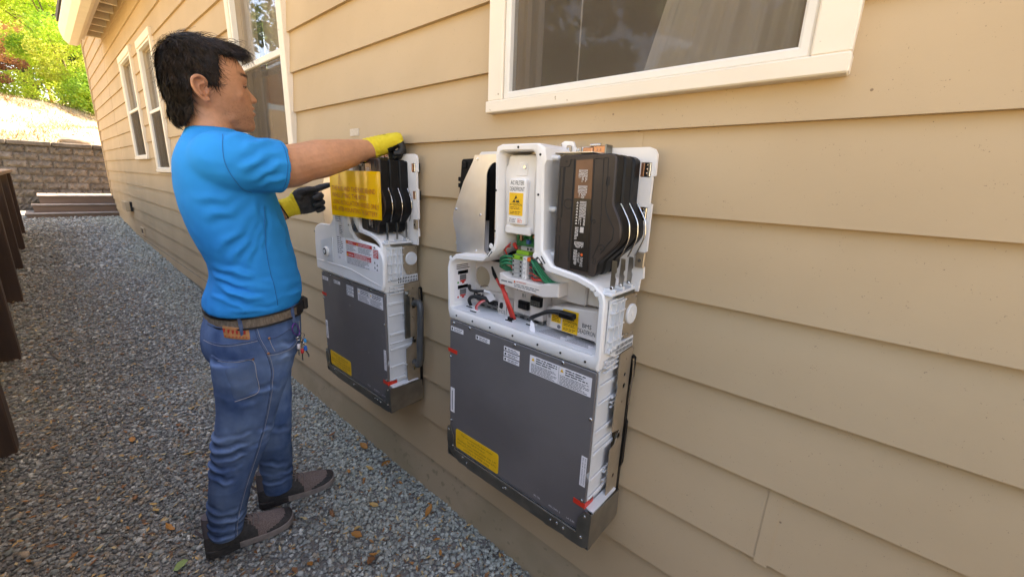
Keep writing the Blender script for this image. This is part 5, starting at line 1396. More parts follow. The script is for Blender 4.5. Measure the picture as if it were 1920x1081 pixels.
def resample(tab, n):
    t = np.array(tab, float); d = np.r_[0, np.cumsum(np.linalg.norm(np.diff(t[:, :3], axis=0), axis=1))]
    # smooth interpolation through the table rows
    q = np.linspace(0, d[-1], n); out = []
    P_ = [Vector(r[:3]) for r in t]
    res = np.stack([np.interp(q, d, t[:, k]) for k in range(t.shape[1])], 1)
    for _ in range(2): res[1:-1] = res[1:-1]*.5+(res[:-2]+res[2:])*.25
    return res

# ---------------------------------------------------------------- head, neck, arms: one skin body
HX = -1.672
HEAD = [ # z, front, back, half width, front power
    (1.5535, .505, .452, .016, 2.0), (1.558, .516, .440, .028, 2.0), (1.566, .5225, .405, .037, 2.0), (1.580, .5255, .375, .047, 2.0), (1.600, .5255, .352, .056, 2.0), (1.620, .5245, .335, .063, 2.1),
    (1.645, .521, .318, .069, 2.2), (1.667, .517, .306, .0725, 2.3), (1.690, .510, .297, .0745, 2.4), (1.706, .510, .293, .076, 2.5), (1.724, .5135, .292, .0775, 2.5),
    (1.745, .509, .294, .077, 2.4), (1.765, .498, .300, .073, 2.3), (1.782, .480, .315, .064, 2.2), (1.796, .452, .340, .046, 2.0), (1.803, .425, .370, .022, 2.0)]
skin = MB()
H_ = resample(HEAD, 46)
skin.loft([ering(HX, r[1], r[2], r[3], r[0], 48, ef=r[4], eb=2.0, yc=.392+.02*max(0, (1.62-r[0])/.07)) for r in H_])
# nose
skin.loft([ering(HX, f, .490, w_, z, 16, ef=2.0) for z, f, w_ in ((1.704, .5125, .006), (1.694, .5165, .0075), (1.683, .524, .0095), (1.673, .5325, .012), (1.665, .5395, .0145), (1.659, .5415, .0165), (1.653, .5385, .0172), (1.648, .530, .0145))])
for s in (-1, 1):
    skin.ell((HX+s*.0135, .521, 1.6565), (.0075, .0100, .0080), 12, 8)          # nostril wings
    skin.ell((HX+s*.030, .4975, 1.7245), (.024, .0120, .0075), 14, 8)          # brow ridge
    skin.ell((HX+s*.044, .468, 1.664), (.021, .024, .022), 14, 8)              # cheek
    skin.ell((HX+s*.043, .430, 1.594), (.012, .040, .020), 14, 8)              # jaw
skin.ell((HX, .5185, 1.6335), (.022, .0120, .0068), 16, 8)
skin.ell((HX, .5190, 1.6155), (.020, .0125, .0075), 16, 8)
skin.ell((HX, .5085, 1.577), (.020, .0175, .017), 16, 8)
# ears
for s in (-1, 1):
    ex = HX+s*.078; eb_ = -.010
    ear = [(.392, 1.672), (.389, 1.684), (.378, 1.692), (.364, 1.691), (.353, 1.680), (.352, 1.663), (.359, 1.647), (.370, 1.634), (.380, 1.6265), (.388, 1.629), (.392, 1.637)]; ear = [(q+eb_, w_) for q, w_ in ear]
    skin.tube([(ex+s*(.005+.016*math.sin(math.pi*i/10)), y, z) for i, (y, z) in enumerate(ear)], [.004, .0052, .0052, .0052, .005, .0048, .0046, .0048, .0062, .0062, .004], 8, smooth=3)
    skin.loft([[(ex+s*(o+(.382-y)*.18), y, z) for (y, z) in ear] for o in (-.012, .0045)])
    skin.tube([(ex+s*.004, .384, 1.664), (ex+s*.011, .383, 1.655), (ex+s*.004, .384, 1.648)], .0042, 6)          # tragus
    skin.tube([(ex+s*.010, .374, 1.676), (ex+s*.013, .359, 1.668), (ex+s*.013, .361, 1.650), (ex+s*.008, .374, 1.642)], .0034, 6, smooth=3)
# neck and trunk under the shirt
skin.loft([ering(HX, f, b, w_, z, 28, yc=.40) for z, f, b, w_ in ((1.40, .52, .31, .15), (1.48, .50, .32, .13), (1.52, .47, .325, .085), (1.545, .457, .328, .0645), (1.57, .456, .330, .060), (1.60, .458, .325, .058), (1.63, .45, .33, .055))])
skin.loft([ering(-1.665, f, b, w_, z, 28) for z, f, b, w_ in ((1.20, .54, .37, .11), (1.28, .55, .34, .14), (1.36, .54, .31, .165), (1.46, .50, .32, .15))])
# right arm: shoulder, elbow, wrist
skin.tube([(-1.56, .36, 1.445), (-1.490, .40, 1.448), (-1.482, .50, 1.445), (-1.480, .555, 1.447), (-1.480, .605, 1.462), (-1.481, .66, 1.477), (-1.480, .73, 1.494), (-1.477, .80, 1.514), (-1.476, .852, 1.523), (-1.468, .872, 1.530)],
          [.07, .074, .072, .0685, .0625, .0640, .0555, .0420, .0335, .0270], 20, smooth=5)
skin.ell((-1.478, .588, 1.428), (.034, .035, .026), 14, 8)
# left arm
skin.tube([(-1.77, .42, 1.445), (-1.838, .445, 1.43), (-1.868, .465, 1.32), (-1.878, .485, 1.230), (-1.876, .525, 1.220), (-1.866, .585, 1.245), (-1.853, .635, 1.266), (-1.845, .67, 1.285)],
          [.07, .070, .058, .050, .051, .049, .038, .033], 18, smooth=5)
V, F = remesh(skin, .0032)
V = lap(V, F, 3, .5)
V = lap(V, F, 14, .5, mask=((V[:, 2] > 1.555)*np.clip((np.abs(V[:, 0]-HX)-.020)/.012, 0, 1)*((V[:, 1] > .405) | (V[:, 2] < 1.61))).astype(float))
Nn = vnormals(V, F)
x, y, z = V[:, 0], V[:, 1], V[:, 2]
def G(cx_, cy_, cz_, sx, sy, sz): return np.exp(-(((x-cx_)/sx)**2+((y-cy_)/sy)**2+((z-cz_)/sz)**2))
d = np.zeros(len(V))
for s in (-1, 1):
    d -= .0072*G(HX+s*.034, .497, 1.6945, .016, .016, .0085)     # eye socket
    d -= .0040*G(HX+s*.026, .524, 1.640, .008, .010, .022)       # nose to mouth fold
    d -= .0035*G(HX+s*.083, .377, 1.658, .012, .006, .008)       # ear hollow
    d -= .0025*G(HX+s*.055, .455, 1.625, .02, .03, .02)
d -= .0042*G(HX, .528, 1.6245, .024, .012, .0026)               # mouth line
d -= .0030*G(HX, .524, 1.600, .020, .012, .006)                 # under the lip
d += .0025*G(HX, .45, 1.60, .2, .03, .012)*0
V = V+Nn*d[:, None]
# muscle and fine unevenness of the forearm
V = V+Nn*(np.array([mnoise.noise(Vector((p[0]*22, p[1]*14, p[2]*22))) for p in V])*.0012)[:, None]
x, y, z = V[:, 0], V[:, 1], V[:, 2]
col = np.tile(np.array([.53, .255, .140]), (len(V), 1))
def tint(mask, c): 
    global col
    m = np.clip(mask, 0, 1)[:, None]; col = col*(1-m)+np.array(c)*m
tint(.55*G(HX, .48, 1.60, .09, .075, .038)*(y > .40), (.27, .135, .085))      # stubble
tint(.45*G(HX, .53, 1.644, .022, .012, .006), (.20, .10, .065))               # moustache shadow
tint(.75*G(HX, .530, 1.6175, .021, .012, .0062)+.6*G(HX, .531, 1.6325, .021, .012, .005), (.40, .135, .10))   # lips
for s in (-1, 1):
    tint(1.2*np.exp(-(((z-1.7245-.10*(y-.50)*-1)/.0042)**2+((np.abs(x-HX)-.034)/.020)**2))*(y > .468), (.035, .022, .016))     # brow
    tint(.35*G(HX+s*.08, .36, 1.66, .03, .04, .05), (.47, .17, .095))
    tint(.5*G(HX+s*.040, .50, 1.6935, .02, .016, .0050), (.16, .08, .05))  # eye socket shade painted into the skin colour
    tint(.35*G(HX+s*.045, .49, 1.66, .03, .03, .03), (.45, .19, .115))
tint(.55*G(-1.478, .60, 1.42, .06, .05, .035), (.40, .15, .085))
sn = np.array([mnoise.noise(p*38) for p in map(Vector, V)])*.06+np.array([mnoise.noise(p*9) for p in map(Vector, V)])*.09
stub = np.array([mnoise.noise(p*420) for p in map(Vector, V[(z > 1.54)])])
col = col*(1+1.5*sn)[:, None]*(1+.05*np.array([mnoise.noise(p*140) for p in map(Vector, V)]))[:, None]
fm_ = np.zeros(len(V)); fm_[z > 1.54] = np.clip(stub-.18, 0, 1)*1.6
col = col*(1-np.clip(fm_*G(HX, .49, 1.60, .09, .07, .04), 0, .6))[:, None]
m_skin = mat('skin', (1, 1, 1), (.93, .92, .90), 90, rough=.48, attr='Col', bump=.06, bscale=700, spec=.45)
pb_ = m_skin.node_tree.nodes['Principled BSDF']; pb_.inputs['Subsurface Weight'].default_value = .12; pb_.inputs['Subsurface Radius'].default_value = (.01, .004, .002); pb_.inputs['Subsurface Scale'].default_value = .6
body = tri_mesh('body', V, F, m_skin, person, col=col, smooth=True)
for s in (-1, 1):
    mb = MB(); mb.ell((HX+s*.034, .4865, 1.6930), (.0118, .0118, .0110), 16, 12)
    e_ = mb.build('eye', mat('eye_white', (.60, .53, .48), rough=.2), person, smooth=True)
    mb = MB(); mb.cyl((HX+s*.0345, .4972, 1.6905), (s*.10, 1, -.18), .0056, .0012, 14); mb.build('iris', mat('brown_iris', (.03, .016, .01), rough=.15), e_)
    mb = MB()
    mb.tube([(HX+s*.021, .4970, 1.6925), (HX+s*.030, .4995, 1.6968), (HX+s*.040, .4965, 1.6968), (HX+s*.0480, .4880, 1.6915)], [.0022, .0040, .0040, .0024], 8, smooth=4)
    mb.build('upper_eyelid', mat('eyelid_skin', (.33, .155, .09), rough=.5), person, smooth=True)
    mb = MB(); mb.tube([(HX+s*.021, .4985, 1.6905), (HX+s*.031, .5025, 1.6935), (HX+s*.041, .4990, 1.6932), (HX+s*.0495, .4890, 1.6895)], .0016, 5, smooth=4)
    mb.build('lashes', mat('lash', (.012, .009, .007), rough=.7), person)
    mb = MB(); mb.tube([(HX+s*.021, .4970, 1.6890), (HX+s*.031, .4985, 1.6862), (HX+s*.041, .4955, 1.6862), (HX+s*.048, .4885, 1.688)], .0024, 8, smooth=4)
    mb.build('lower_eyelid', MATS['eyelid_skin'], person, smooth=True)

# ---------------------------------------------------------------- eyebrows: short hairs on the brow
btree = bvh_of(V, F) if False else BVHTree.FromPolygons([tuple(q) for q in V], [tuple(int(i) for i in f) for f in F])
bv = []; bf = []; rb = np.random.default_rng(4)
for s in (-1, 1):
    for i in range(170):
        t = rb.random(); xx = HX+s*(.013+.046*t); zz = 1.7205+.0065*math.sin(t*2.3)+rb.normal(0, .0019)
        h_ = btree.ray_cast(Vector((xx, .60, zz)), Vector((0, -1, 0)))
        if h_[0] is None: continue
        n_ = h_[1] if h_[1].y > 0 else -h_[1]
        dv = Vector((s*1.0, -.15, .55-.9*t+rb.normal(0, .15))); dv = (dv-n_*dv.dot(n_)).normalized()
        L = rb.uniform(.005, .009); wv = n_.cross(dv)*.0005; k0 = len(bv); p0 = h_[0]+n_*.0006
        bv += [p0-wv, p0+wv, p0+dv*L+n_*.0012]; bf.append((k0, k0+1, k0+2))
tri_mesh('eyebrows', np.array([tuple(q) for q in bv]), np.array(bf), mat('brow_hair', (.014, .009, .007), rough=.6), person, kind='stuff')
# ---------------------------------------------------------------- hair
hb = MB()
HR = [ # z, front edge, back, half width, power
    (1.548, .333, .312, .028, 2), (1.558, .340, .303, .045, 2), (1.575, .346, .293, .058, 2.2), (1.60, .354, .283, .070, 2.3), (1.625, .358, .277, .078, 2.4), (1.650, .360, .273, .083, 2.4),
    (1.675, .363, .270, .086, 2.5), (1.692, .385, .269, .0875, 2.8), (1.704, .424, .269, .0885, 3.2), (1.725, .440, .271, .0895, 3.2), (1.745, .447, .274, .0895, 3.0), (1.762, .456, .279, .088, 2.8),
    (1.772, .490, .284, .085, 2.6), (1.785, .505, .293, .080, 2.5), (1.800, .502, .306, .070, 2.3), (1.812, .480, .324, .054, 2.1), (1.820, .445, .345, .030, 2)]
HF = [(1.546, .322), (1.575, .334), (1.600, .343), (1.650, .343), (1.670, .344), (1.676, .408), (1.690, .414), (1.705, .418), (1.725, .422), (1.745, .422), (1.760, .416), (1.770, .424), (1.779, .478), (1.788, .502), (1.80, .502), (1.83, .50)]
ht = np.array(HEAD); hr = np.array(HR); hfz = np.array(HF)
rings = []
for z in np.concatenate([np.linspace(1.550, 1.798, 50), [1.802, 1.806, 1.810, 1.813]]):
    back = np.interp(z, hr[:, 0], hr[:, 2])+.013*np.interp(z, [1.56, 1.62], [0, 1])
    if z < 1.615: f_, w_ = .46, max(np.interp(z, ht[:, 0], ht[:, 3]), .060)
    else: f_, w_ = np.interp(z, ht[:, 0], ht[:, 1]), np.interp(z, ht[:, 0], ht[:, 3])
    if z > 1.77: f_ = np.interp(z+.006*(z-1.77)/.043, hr[:, 0], hr[:, 1]); w_ = np.interp(z+.006*(z-1.77)/.043, hr[:, 0], hr[:, 3])-.011
    th = .0085 if z > 1.60 else .0085*max(.25, (z-1.545)/.055)
    rg_ = ering(HX, f_+.002, back, w_+th, z, 48, ef=np.interp(z, ht[:, 0], ht[:, 4]), yc=.392)
    yf_ = np.interp(z, hfz[:, 0], hfz[:, 1])
    rings.append([(q[0], min(q[1], yf_), q[2]) for q in rg_])
hb.loft(rings)
hv, hf = remesh(hb, .0045)
hv = lap(hv, hf, 3)
hn = vnormals(hv, hf)
nz_ = np.array([mnoise.noise(Vector((p[0]*26+p[2]*10, p[1]*26, p[2]*16))) for p in hv])*.0052+np.array([mnoise.noise(Vector((p[0]*70, p[1]*60, p[2]*30))) for p in hv])*.0026
hv = hv+hn*nz_[:, None]
m_hair = mat('dark_brown_hair', (.010, .007, .0055), (.032, .020, .014), 90, rough=.5, spec=.22, bump=.35, bscale=190, stretch=(1, .6, .35))
hair = tri_mesh('hair', hv, hf, m_hair, person, smooth=True)
rg = np.random.default_rng(8)
crown = np.array([HX+.01, .335, 1.815])
fc_ = hv[hf].mean(1); fn = np.cross(hv[hf[:, 2]]-hv[hf[:, 0]], hv[hf[:, 3]]-hv[hf[:, 1]]); fn /= np.linalg.norm(fn, axis=1)[:, None]+1e-9
okf = np.where((fc_[:, 2] > 1.556) & ~((fn[:, 1] > .75) & (fc_[:, 2] < 1.765)) & ~((np.hypot(fc_[:, 1]-.366, fc_[:, 2]-1.668) < .026)))[0]
nS = 6500; sel = rg.choice(okf, nS)
SVx = []; SFx = []; SC = []
for q in sel:
    p = fc_[q]; n_ = fn[q]
    away = p-crown; away[2] *= .6
    g = np.array([0, .10 if p[2] < 1.7 else .0, -1.0])
    up_ = np.clip((p[2]-1.765)/.04, 0, 1)
    dirn = away/(np.linalg.norm(away)+1e-6)*(.45+.55*up_)+g*(1-up_)*.9+np.array([.0, .55, .0])*up_
    dirn = dirn+rg.normal(0, .15, 3)
    dirn -= n_*dirn.dot(n_); dirn /= np.linalg.norm(dirn)+1e-9
    L = rg.uniform(.018, .045)*(1 if p[2] > 1.60 else .55)
    lift = rg.uniform(.0003, .0062)+(.004 if up_ > .5 else 0)
    wv = np.cross(n_, dirn)*rg.uniform(.0006, .0013)
    tw = rg.normal(0, .6)
    o_ = len(SVx)*1
    k0 = len(SVx)
    bend = np.cross(n_, dirn)*tw
    for t in (0, .33, .66, 1.0):
        c_ = p+dirn*L*t+n_*(lift*math.sin(t*2.2)-.004*t*t)+bend*L*t*t
        ww = wv*(1-.92*t)
        SVx += [c_-ww, c_+ww+n_*.0005]
    for t in range(3): SFx.append((k0+2*t, k0+2*t+1, k0+2*t+3, k0+2*t+2))
# loose fringe and top wisps
def wisp(path, w0=.0011):
    P_ = catmull(path, 4); k0 = len(SVx)
    for i, c_ in enumerate(P_):
        ww = w0*(1-.9*i/(len(P_)-1)); SVx.append(np.array(c_)+np.array([0, 0, ww])); SVx.append(np.array(c_)-np.array([0, ww*.6, ww]))
    for t in range(len(P_)-1): SFx.append((k0+2*t, k0+2*t+1, k0+2*t+3, k0+2*t+2))
for i in range(110):
    a = rg.random(); xo = HX+rg.uniform(-.05, .065)
    y0 = .455+.035*a; z0 = 1.806-.012*a
    wisp([(xo, y0-.02, z0+.002), (xo+rg.normal(0, .004), y0+.018+.008*rg.random(), z0+.006*rg.random()), (xo+rg.normal(0, .006), y0+.036+.014*rg.random(), z0-.012-.01*rg.random()), (xo+rg.normal(0, .008), y0+.040+.014*rg.random(), z0-.022-.030*rg.random())])
for i in range(80):
    xo = HX+rg.uniform(-.05, .06); y0 = rg.uniform(.36, .47)
    wisp([(xo, y0, 1.806), (xo+rg.normal(0, .008), y0+.018, 1.813+.010*rg.random()), (xo+rg.normal(0, .01), y0+.040, 1.818+.010*rg.random()), (xo+rg.normal(0, .012), y0+.056+.01*rg.random(), 1.810+.014*rg.random())], .0009)
tri_mesh('hair_strands', np.array(SVx), np.array(SFx), m_hair, hair, kind='stuff', smooth=True)

# ---------------------------------------------------------------- clothing helpers
def folds(V, Nn, segs, side=1, cx_=-1.66):
    """cloth folds on the camera side: each is (y0,z0,y1,z1,width,height) - a ridge with a valley beside it"""
    y, z = V[:, 1], V[:, 2]; w_ = np.clip((V[:, 0]-cx_)/.05, 0, 1) if side > 0 else np.ones(len(V))
    d = np.zeros(len(V))
    for (y0, z0, y1, z1, wd, h_) in segs:
        a = np.array([y0, z0]); b = np.array([y1, z1]); L = np.linalg.norm(b-a); u = (b-a)/L
        py, pz = y-y0, z-z0
        t = (py*u[0]+pz*u[1])/L; q = (-py*u[1]+pz*u[0])
        q = q+.45*wd*np.sin(t*7+y0*50+z0*31)+.25*wd*np.sin(t*17+z0*80)
        h_ = h_*(.62+.38*np.sin(t*5.3+z0*70+y0*20))
        env = np.clip(t*4, 0, 1)*np.clip((1-t)*4, 0, 1)*(t > 0)*(t < 1)
        d += h_*env*(np.exp(-(q/wd)**2)-.75*np.exp(-((q-1.5*wd)/wd)**2))
    return V+Nn*(d*w_)[:, None]
def bvh_of(V, F): return BVHTree.FromPolygons([tuple(p) for p in V], [tuple(int(i) for i in f) for f in F])
def drop(tree, y, z, off=.0012, x0=-1.2):
    h_ = tree.ray_cast(Vector((x0, y, z)), Vector((-1, 0, 0)))
    if h_[0] is None: return None
    return h_[0]+h_[1]*off*(1 if h_[1].x > 0 else -1)
def seam(name, tree, pts, r, m, parent, off=.0008, n=10):
    P_ = catmull([Vector((0, p[0], p[1])) for p in pts], n)
    Q = [drop(tree, p.y, p.z, off) for p in P_]; Q = [q for q in Q if q is not None]
    if len(Q) < 3: return None
    for _ in range(1): Q = [Q[0]]+[(Q[i-1]+Q[i]*2+Q[i+1])/4 for i in range(1, len(Q)-1)]+[Q[-1]]
    mb = MB(); mb.tube(Q, r, 5); return mb.build(name, m, parent, smooth=60)
def patch(name, tree, quad, m, parent, nu=10, nv=10, off=.0022, thick=True):
    """cloth patch laid on the surface; quad = four (y,z) corners"""
    A, B, C_, D = [Vector((p[0], p[1])) for p in quad]; V_ = []; ok = True
    for j in range(nv+1):
        for i in range(nu+1):
            u, v = i/nu, j/nv; p = (A*(1-u)+B*u)*(1-v)+(D*(1-u)+C_*u)*v
            e = min(i, nu-i, j, nv-j) == 0
            h_ = drop(tree, p.x, p.y, -.001 if e else off)
            if h_ is None: return None
            V_.append(h_)
    F_ = [(j*(nu+1)+i, j*(nu+1)+i+1, (j+1)*(nu+1)+i+1, (j+1)*(nu+1)+i) for j in range(nv) for i in range(nu)]
    mb = MB(); mb.add(V_, F_); return mb.build(name, m, parent, smooth=50)

# ---------------------------------------------------------------- t-shirt
m_shirt = mat('bright_blue_jersey', (.001, .265, .64), (.002, .292, .70), 5, rough=.8, bump=.10, bscale=900, spec=.12)
m_shirtseam = mat('blue_seam_thread', (.003, .13, .34), rough=.8)
sb = MB()
SH = [ # z, front, back, half width, centre x
    (.954, .610, .288, .181, -1.655), (.990, .620, .291, .186, -1.655), (1.025, .627, .303, .190, -1.657), (1.070, .625, .316, .190, -1.66), (1.120, .618, .312, .189, -1.662), (1.165, .610, .302, .190, -1.664),
    (1.236, .598, .284, .196, -1.666), (1.320, .573, .273, .202, -1.668), (1.400, .553, .274, .205, -1.669), (1.450, .538, .280, .204, -1.67), (1.490, .518, .293, .188, -1.671), (1.518, .495, .308, .148, -1.672),
    (1.538, .476, .322, .100, -1.672), (1.552, .466, .330, .078, -1.672), (1.559, .464, .334, .070, -1.672)]
SH = [(z_, f_-.016*k_, b_+.016*k_, w_-.006*k_, c_) for (z_, f_, b_, w_, c_) in SH for k_ in [float(np.interp(z_, [.96, 1.0, 1.08, 1.15, 1.35], [.35, .5, 1, .8, 0]))]]
R_ = resample(SH, 48)
sb.loft([[(q[0], q[1]-(q[0]-r[4])*float(np.interp(r[0], [1.0, 1.25, 1.5, 1.55], [.10, .22, .24, .10])), q[2]) for q in ering(r[4], r[1], r[2], r[3], r[0], 44, ef=2.3, eb=2.15, yc=.43-.03*max(0, (r[0]-1.4)/.15))] for r in R_])
# sleeves
sb.tube([(-1.60, .37, 1.440), (-1.525, .375, 1.452), (-1.490, .40, 1.450), (-1.481, .45, 1.446), (-1.479, .50, 1.443), (-1.479, .536, 1.441)], [.070, .087, .089, .086, .0845, .0835], 30, smooth=6)
sb.tube([(-1.74, .42, 1.440), (-1.80, .435, 1.446), (-1.842, .448, 1.425), (-1.868, .462, 1.36), (-1.872, .47, 1.315)], [.070, .086, .086, .080, .078], 26, smooth=6)
V, F = remesh(sb, .0055)
V = lap(V, F, 14)
# hollow the cuff and the neck so arm and neck come out of an opening
ax = Vector((0, 1, -.06)).normalized()
t_ = (V-np.array([-1.479, .536, 1.441]))@np.array(ax); r_ = np.linalg.norm((V-np.array([-1.479, .536, 1.441]))-t_[:, None]*np.array(ax), axis=1)
k_ = np.clip((.079-r_)/.006, 0, 1)*np.clip((t_+.016)/.012, 0, 1)*(r_ < .2)
V -= np.array(ax)*(.034*k_)[:, None]
V = lap(V, F, 5, .5, mask=((t_ > -.035) & (r_ < .12)).astype(float))
r2 = np.hypot(V[:, 0]+1.672, (V[:, 1]-.399)*1.05); m_ = (V[:, 2] > 1.545) & (r2 < .0635); V[m_, 2] -= .02
r3 = np.hypot(V[:, 0]+1.655, (V[:, 1]-.45)*1.05); m_ = (V[:, 2] < .972) & (V[:, 2] > .9) & (r3 < .150); V[m_, 2] += .02
Nn = vnormals(V, F)
segs = [ # waist bunching
    (.300, 1.105, .46, 1.040, .011, .0075), (.318, 1.068, .44, 1.005, .011, .0085), (.300, 1.030, .40, .988, .009, .008), (.40, 1.075, .56, 1.045, .013, .004), (.42, 1.000, .60, 1.015, .012, .004), (.308, 1.14, .42, 1.085, .013, .006), (.33, .985, .50, .975, .008, .004),
    # pulls from the armpit down to the back
    (.455, 1.345, .330, 1.175, .016, .0075), (.462, 1.335, .355, 1.13, .015, .0080), (.470, 1.325, .400, 1.13, .012, .0070), (.474, 1.32, .445, 1.17, .010, .008), (.44, 1.355, .30, 1.275, .018, .0050), (.43, 1.365, .285, 1.335, .016, .0035),
    # sleeve
    (.385, 1.475, .50, 1.530, .012, .0045), (.380, 1.430, .525, 1.500, .014, .0055), (.395, 1.395, .528, 1.462, .013, .0050), (.42, 1.378, .52, 1.415, .011, .0040), (.36, 1.505, .45, 1.545, .010, .003),
    # shoulder blade and chest
    (.300, 1.47, .360, 1.395, .02, .003), (.50, 1.30, .585, 1.12, .020, .004), (.52, 1.20, .60, 1.06, .018, .003)]
segs = [(a, b, c, d_, w_*.80, h_*1.75) for (a, b, c, d_, w_, h_) in segs]
V = folds(V, Nn, segs, cx_=-1.60)
nz_ = np.array([mnoise.noise(Vector((p[0]*9, p[1]*9, p[2]*7)))*.0035+mnoise.noise(Vector((p[0]*22, p[1]*20, p[2]*30)))*.0016*(1.6 if p[2] < 1.13 else .8) for p in V])
V = V+Nn*nz_[:, None]
V = lap(V, F, 1, .5)
shirt = tri_mesh('t_shirt', V, F, m_shirt, person, smooth=True)
tree = bvh_of(V, F)
seam('armhole_seam', tree, [(.372, 1.525), (.362, 1.50), (.357, 1.47), (.358, 1.445), (.367, 1.418), (.381, 1.395), (.402, 1.372), (.43, 1.362)], .0011, m_shirtseam, shirt)
seam('side_seam', tree, [(.468, 1.315), (.462, 1.25), (.459, 1.17), (.462, 1.11), (.468, 1.05), (.472, .985)], .0011, m_shirtseam, shirt)
seam('sleeve_hem', tree, [(.520, 1.515), (.5195, 1.49), (.517, 1.45), (.513, 1.41), (.510, 1.375)], .0009, m_shirtseam, shirt)

# ---------------------------------------------------------------- jeans
def denim():
    m = mat('blue_denim', (.044, .084, .185), (.135, .205, .335), 9, rough=.9, bump=.30, bscale=420, detail=10, low=.33, high=.70, spec=.15, attr='Col')
    return m
m_denim = denim()
m_denim_p = mat('blue_denim_pocket', (.062, .108, .205), (.13, .19, .30), 7, rough=.85, bump=.22, bscale=420, detail=8, low=.36, high=.68, spec=.2)
m_denim_d = mat('dark_denim_edge', (.05, .085, .17), (.085, .125, .22), 60, rough=.85, bump=.3, bscale=300)
m_stitch = mat('pale_stitching', (.42, .40, .40), rough=.8)
m_rivet = mat('copper_rivet', (.40, .20, .12), rough=.35, metal=.9)
jb_ = MB()
jb_.loft([ering(-1.655, r[1], r[2], r[3], r[0], 40, ef=2.4, eb=2.2, yc=.44) for r in [(q[0], q[1]-.018, q[2]+.018, q[3]-.008) for q in resample([(.965, .606, .290, .176), (.93, .607, .285, .181), (.88, .604, .266, .187), (.82, .598, .258, .190), (.78, .588, .262, .186), (.755, .572, .285, .172), (.73, .545, .32, .145), (.71, .51, .37, .11)], 20)]])
RL = [(.80, .565, .262, .095, -1.570), (.74, .545, .262, .098, -1.571), (.68, .522, .268, .096, -1.572), (.60, .490, .262, .090, -1.573), (.52, .462, .246, .084, -1.574), (.45, .440, .232, .080, -1.575), (.40, .420, .222, .077, -1.576),
      (.34, .388, .212, .074, -1.577), (.27, .362, .202, .072, -1.578), (.20, .345, .193, .072, -1.579), (.14, .330, .186, .074, -1.580), (.098, .322, .184, .075, -1.580)]
LL = [(.80, .600, .330, .095, -1.745), (.74, .597, .345, .096, -1.745), (.68, .592, .36, .094, -1.746), (.60, .585, .375, .088, -1.747), (.52, .580, .388, .082, -1.748), (.45, .574, .395, .078, -1.749), (.39, .567, .402, .075, -1.750),
      (.30, .561, .410, .072, -1.751), (.24, .557, .413, .071, -1.752), (.17, .554, .412, .072, -1.753), (.11, .550, .410, .074, -1.754), (.075, .546, .410, .075, -1.754)]
RL = [(z_, f_-.012, b_+.014, w_-.005, c_-.045*float(np.interp(z_, [.1, .5, .8], [1, .4, 0]))) for (z_, f_, b_, w_, c_) in RL]
LL = [(z_, f_-.008, b_+.012, w_-.006, c_-.004*float(np.interp(z_, [.1, .5, .8], [1, .6, 0]))) for (z_, f_, b_, w_, c_) in LL]
for T_ in (RL, LL):
    jb_.loft([ering(r[4], r[1], r[2], r[3], r[0], 30, ef=2.2, eb=2.1) for r in resample(T_, 34)])
V, F = remesh(jb_, .0055)
V = lap(V, F, 5)
Nn = vnormals(V, F)
segs = [ # hip and seat
    (.30, .735, .42, .70, .014, .004), (.33, .70, .47, .665, .014, .0045), (.42, .84, .56, .82, .012, .003), (.45, .79, .58, .775, .012, .003), (.27, .68, .38, .64, .016, .004),
    # back of the knee
    (.225, .50, .36, .535, .011, .0065), (.222, .468, .36, .487, .011, .007), (.216, .438, .34, .445, .010, .0065), (.214, .405, .32, .395, .011, .006), (.34, .47, .445, .43, .013, .004), (.36, .52, .465, .50, .013, .0035),
    (.212, .37, .30, .345, .012, .0045),
    # ankle stack
    (.190, .235, .30, .215, .012, .0050), (.186, .195, .32, .185, .011, .0065), (.185, .160, .31, .135, .010, .0065), (.22, .150, .33, .170, .009, .005), (.185, .125, .30, .108, .008, .005),
    (.415, .24, .54, .21, .012, .005), (.412, .19, .548, .165, .011, .006), (.412, .15, .545, .13, .010, .006), (.43, .40, .565, .37, .014, .004)]
segs = [(a, b, c, d_, w_*.85, h_*1.35) for (a, b, c, d_, w_, h_) in segs]
V = folds(V, Nn, segs, side=0)
nz_ = np.array([mnoise.noise(Vector((p[0]*14, p[1]*14, p[2]*8)))*.0035+mnoise.noise(Vector((p[0]*38, p[1]*38, p[2]*26)))*.0016 for p in V])
V = V+Nn*nz_[:, None]
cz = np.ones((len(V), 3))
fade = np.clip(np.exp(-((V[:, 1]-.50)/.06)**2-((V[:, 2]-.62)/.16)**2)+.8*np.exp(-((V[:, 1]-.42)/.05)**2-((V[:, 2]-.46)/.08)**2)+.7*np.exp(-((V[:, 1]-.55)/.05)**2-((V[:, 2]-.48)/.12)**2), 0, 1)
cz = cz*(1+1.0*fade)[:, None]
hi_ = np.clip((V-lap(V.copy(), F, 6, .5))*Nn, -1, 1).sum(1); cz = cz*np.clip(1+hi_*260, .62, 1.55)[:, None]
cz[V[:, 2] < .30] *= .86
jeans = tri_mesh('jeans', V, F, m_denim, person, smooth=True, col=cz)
tree = bvh_of(V, F)
ss = [(.398, .930), (.402, .88), (.420, .82), (.430, .76), (.424, .70), (.412, .62), (.394, .54), (.372, .46), (.345, .38), (.315, .30), (.290, .22), (.272, .15), (.268, .105)]
seam('side_seam', tree, ss, .0021, m_denim_d, jeans, n=8); seam('side_stitch', tree, [(a+.006, b) for a, b in ss], .0006, m_stitch, jeans, off=.0012, n=8)
bp_ = patch('back_pocket', tree, [(.296, .815), (.382, .812), (.388, .690), (.316, .664)], m_denim_p, jeans)
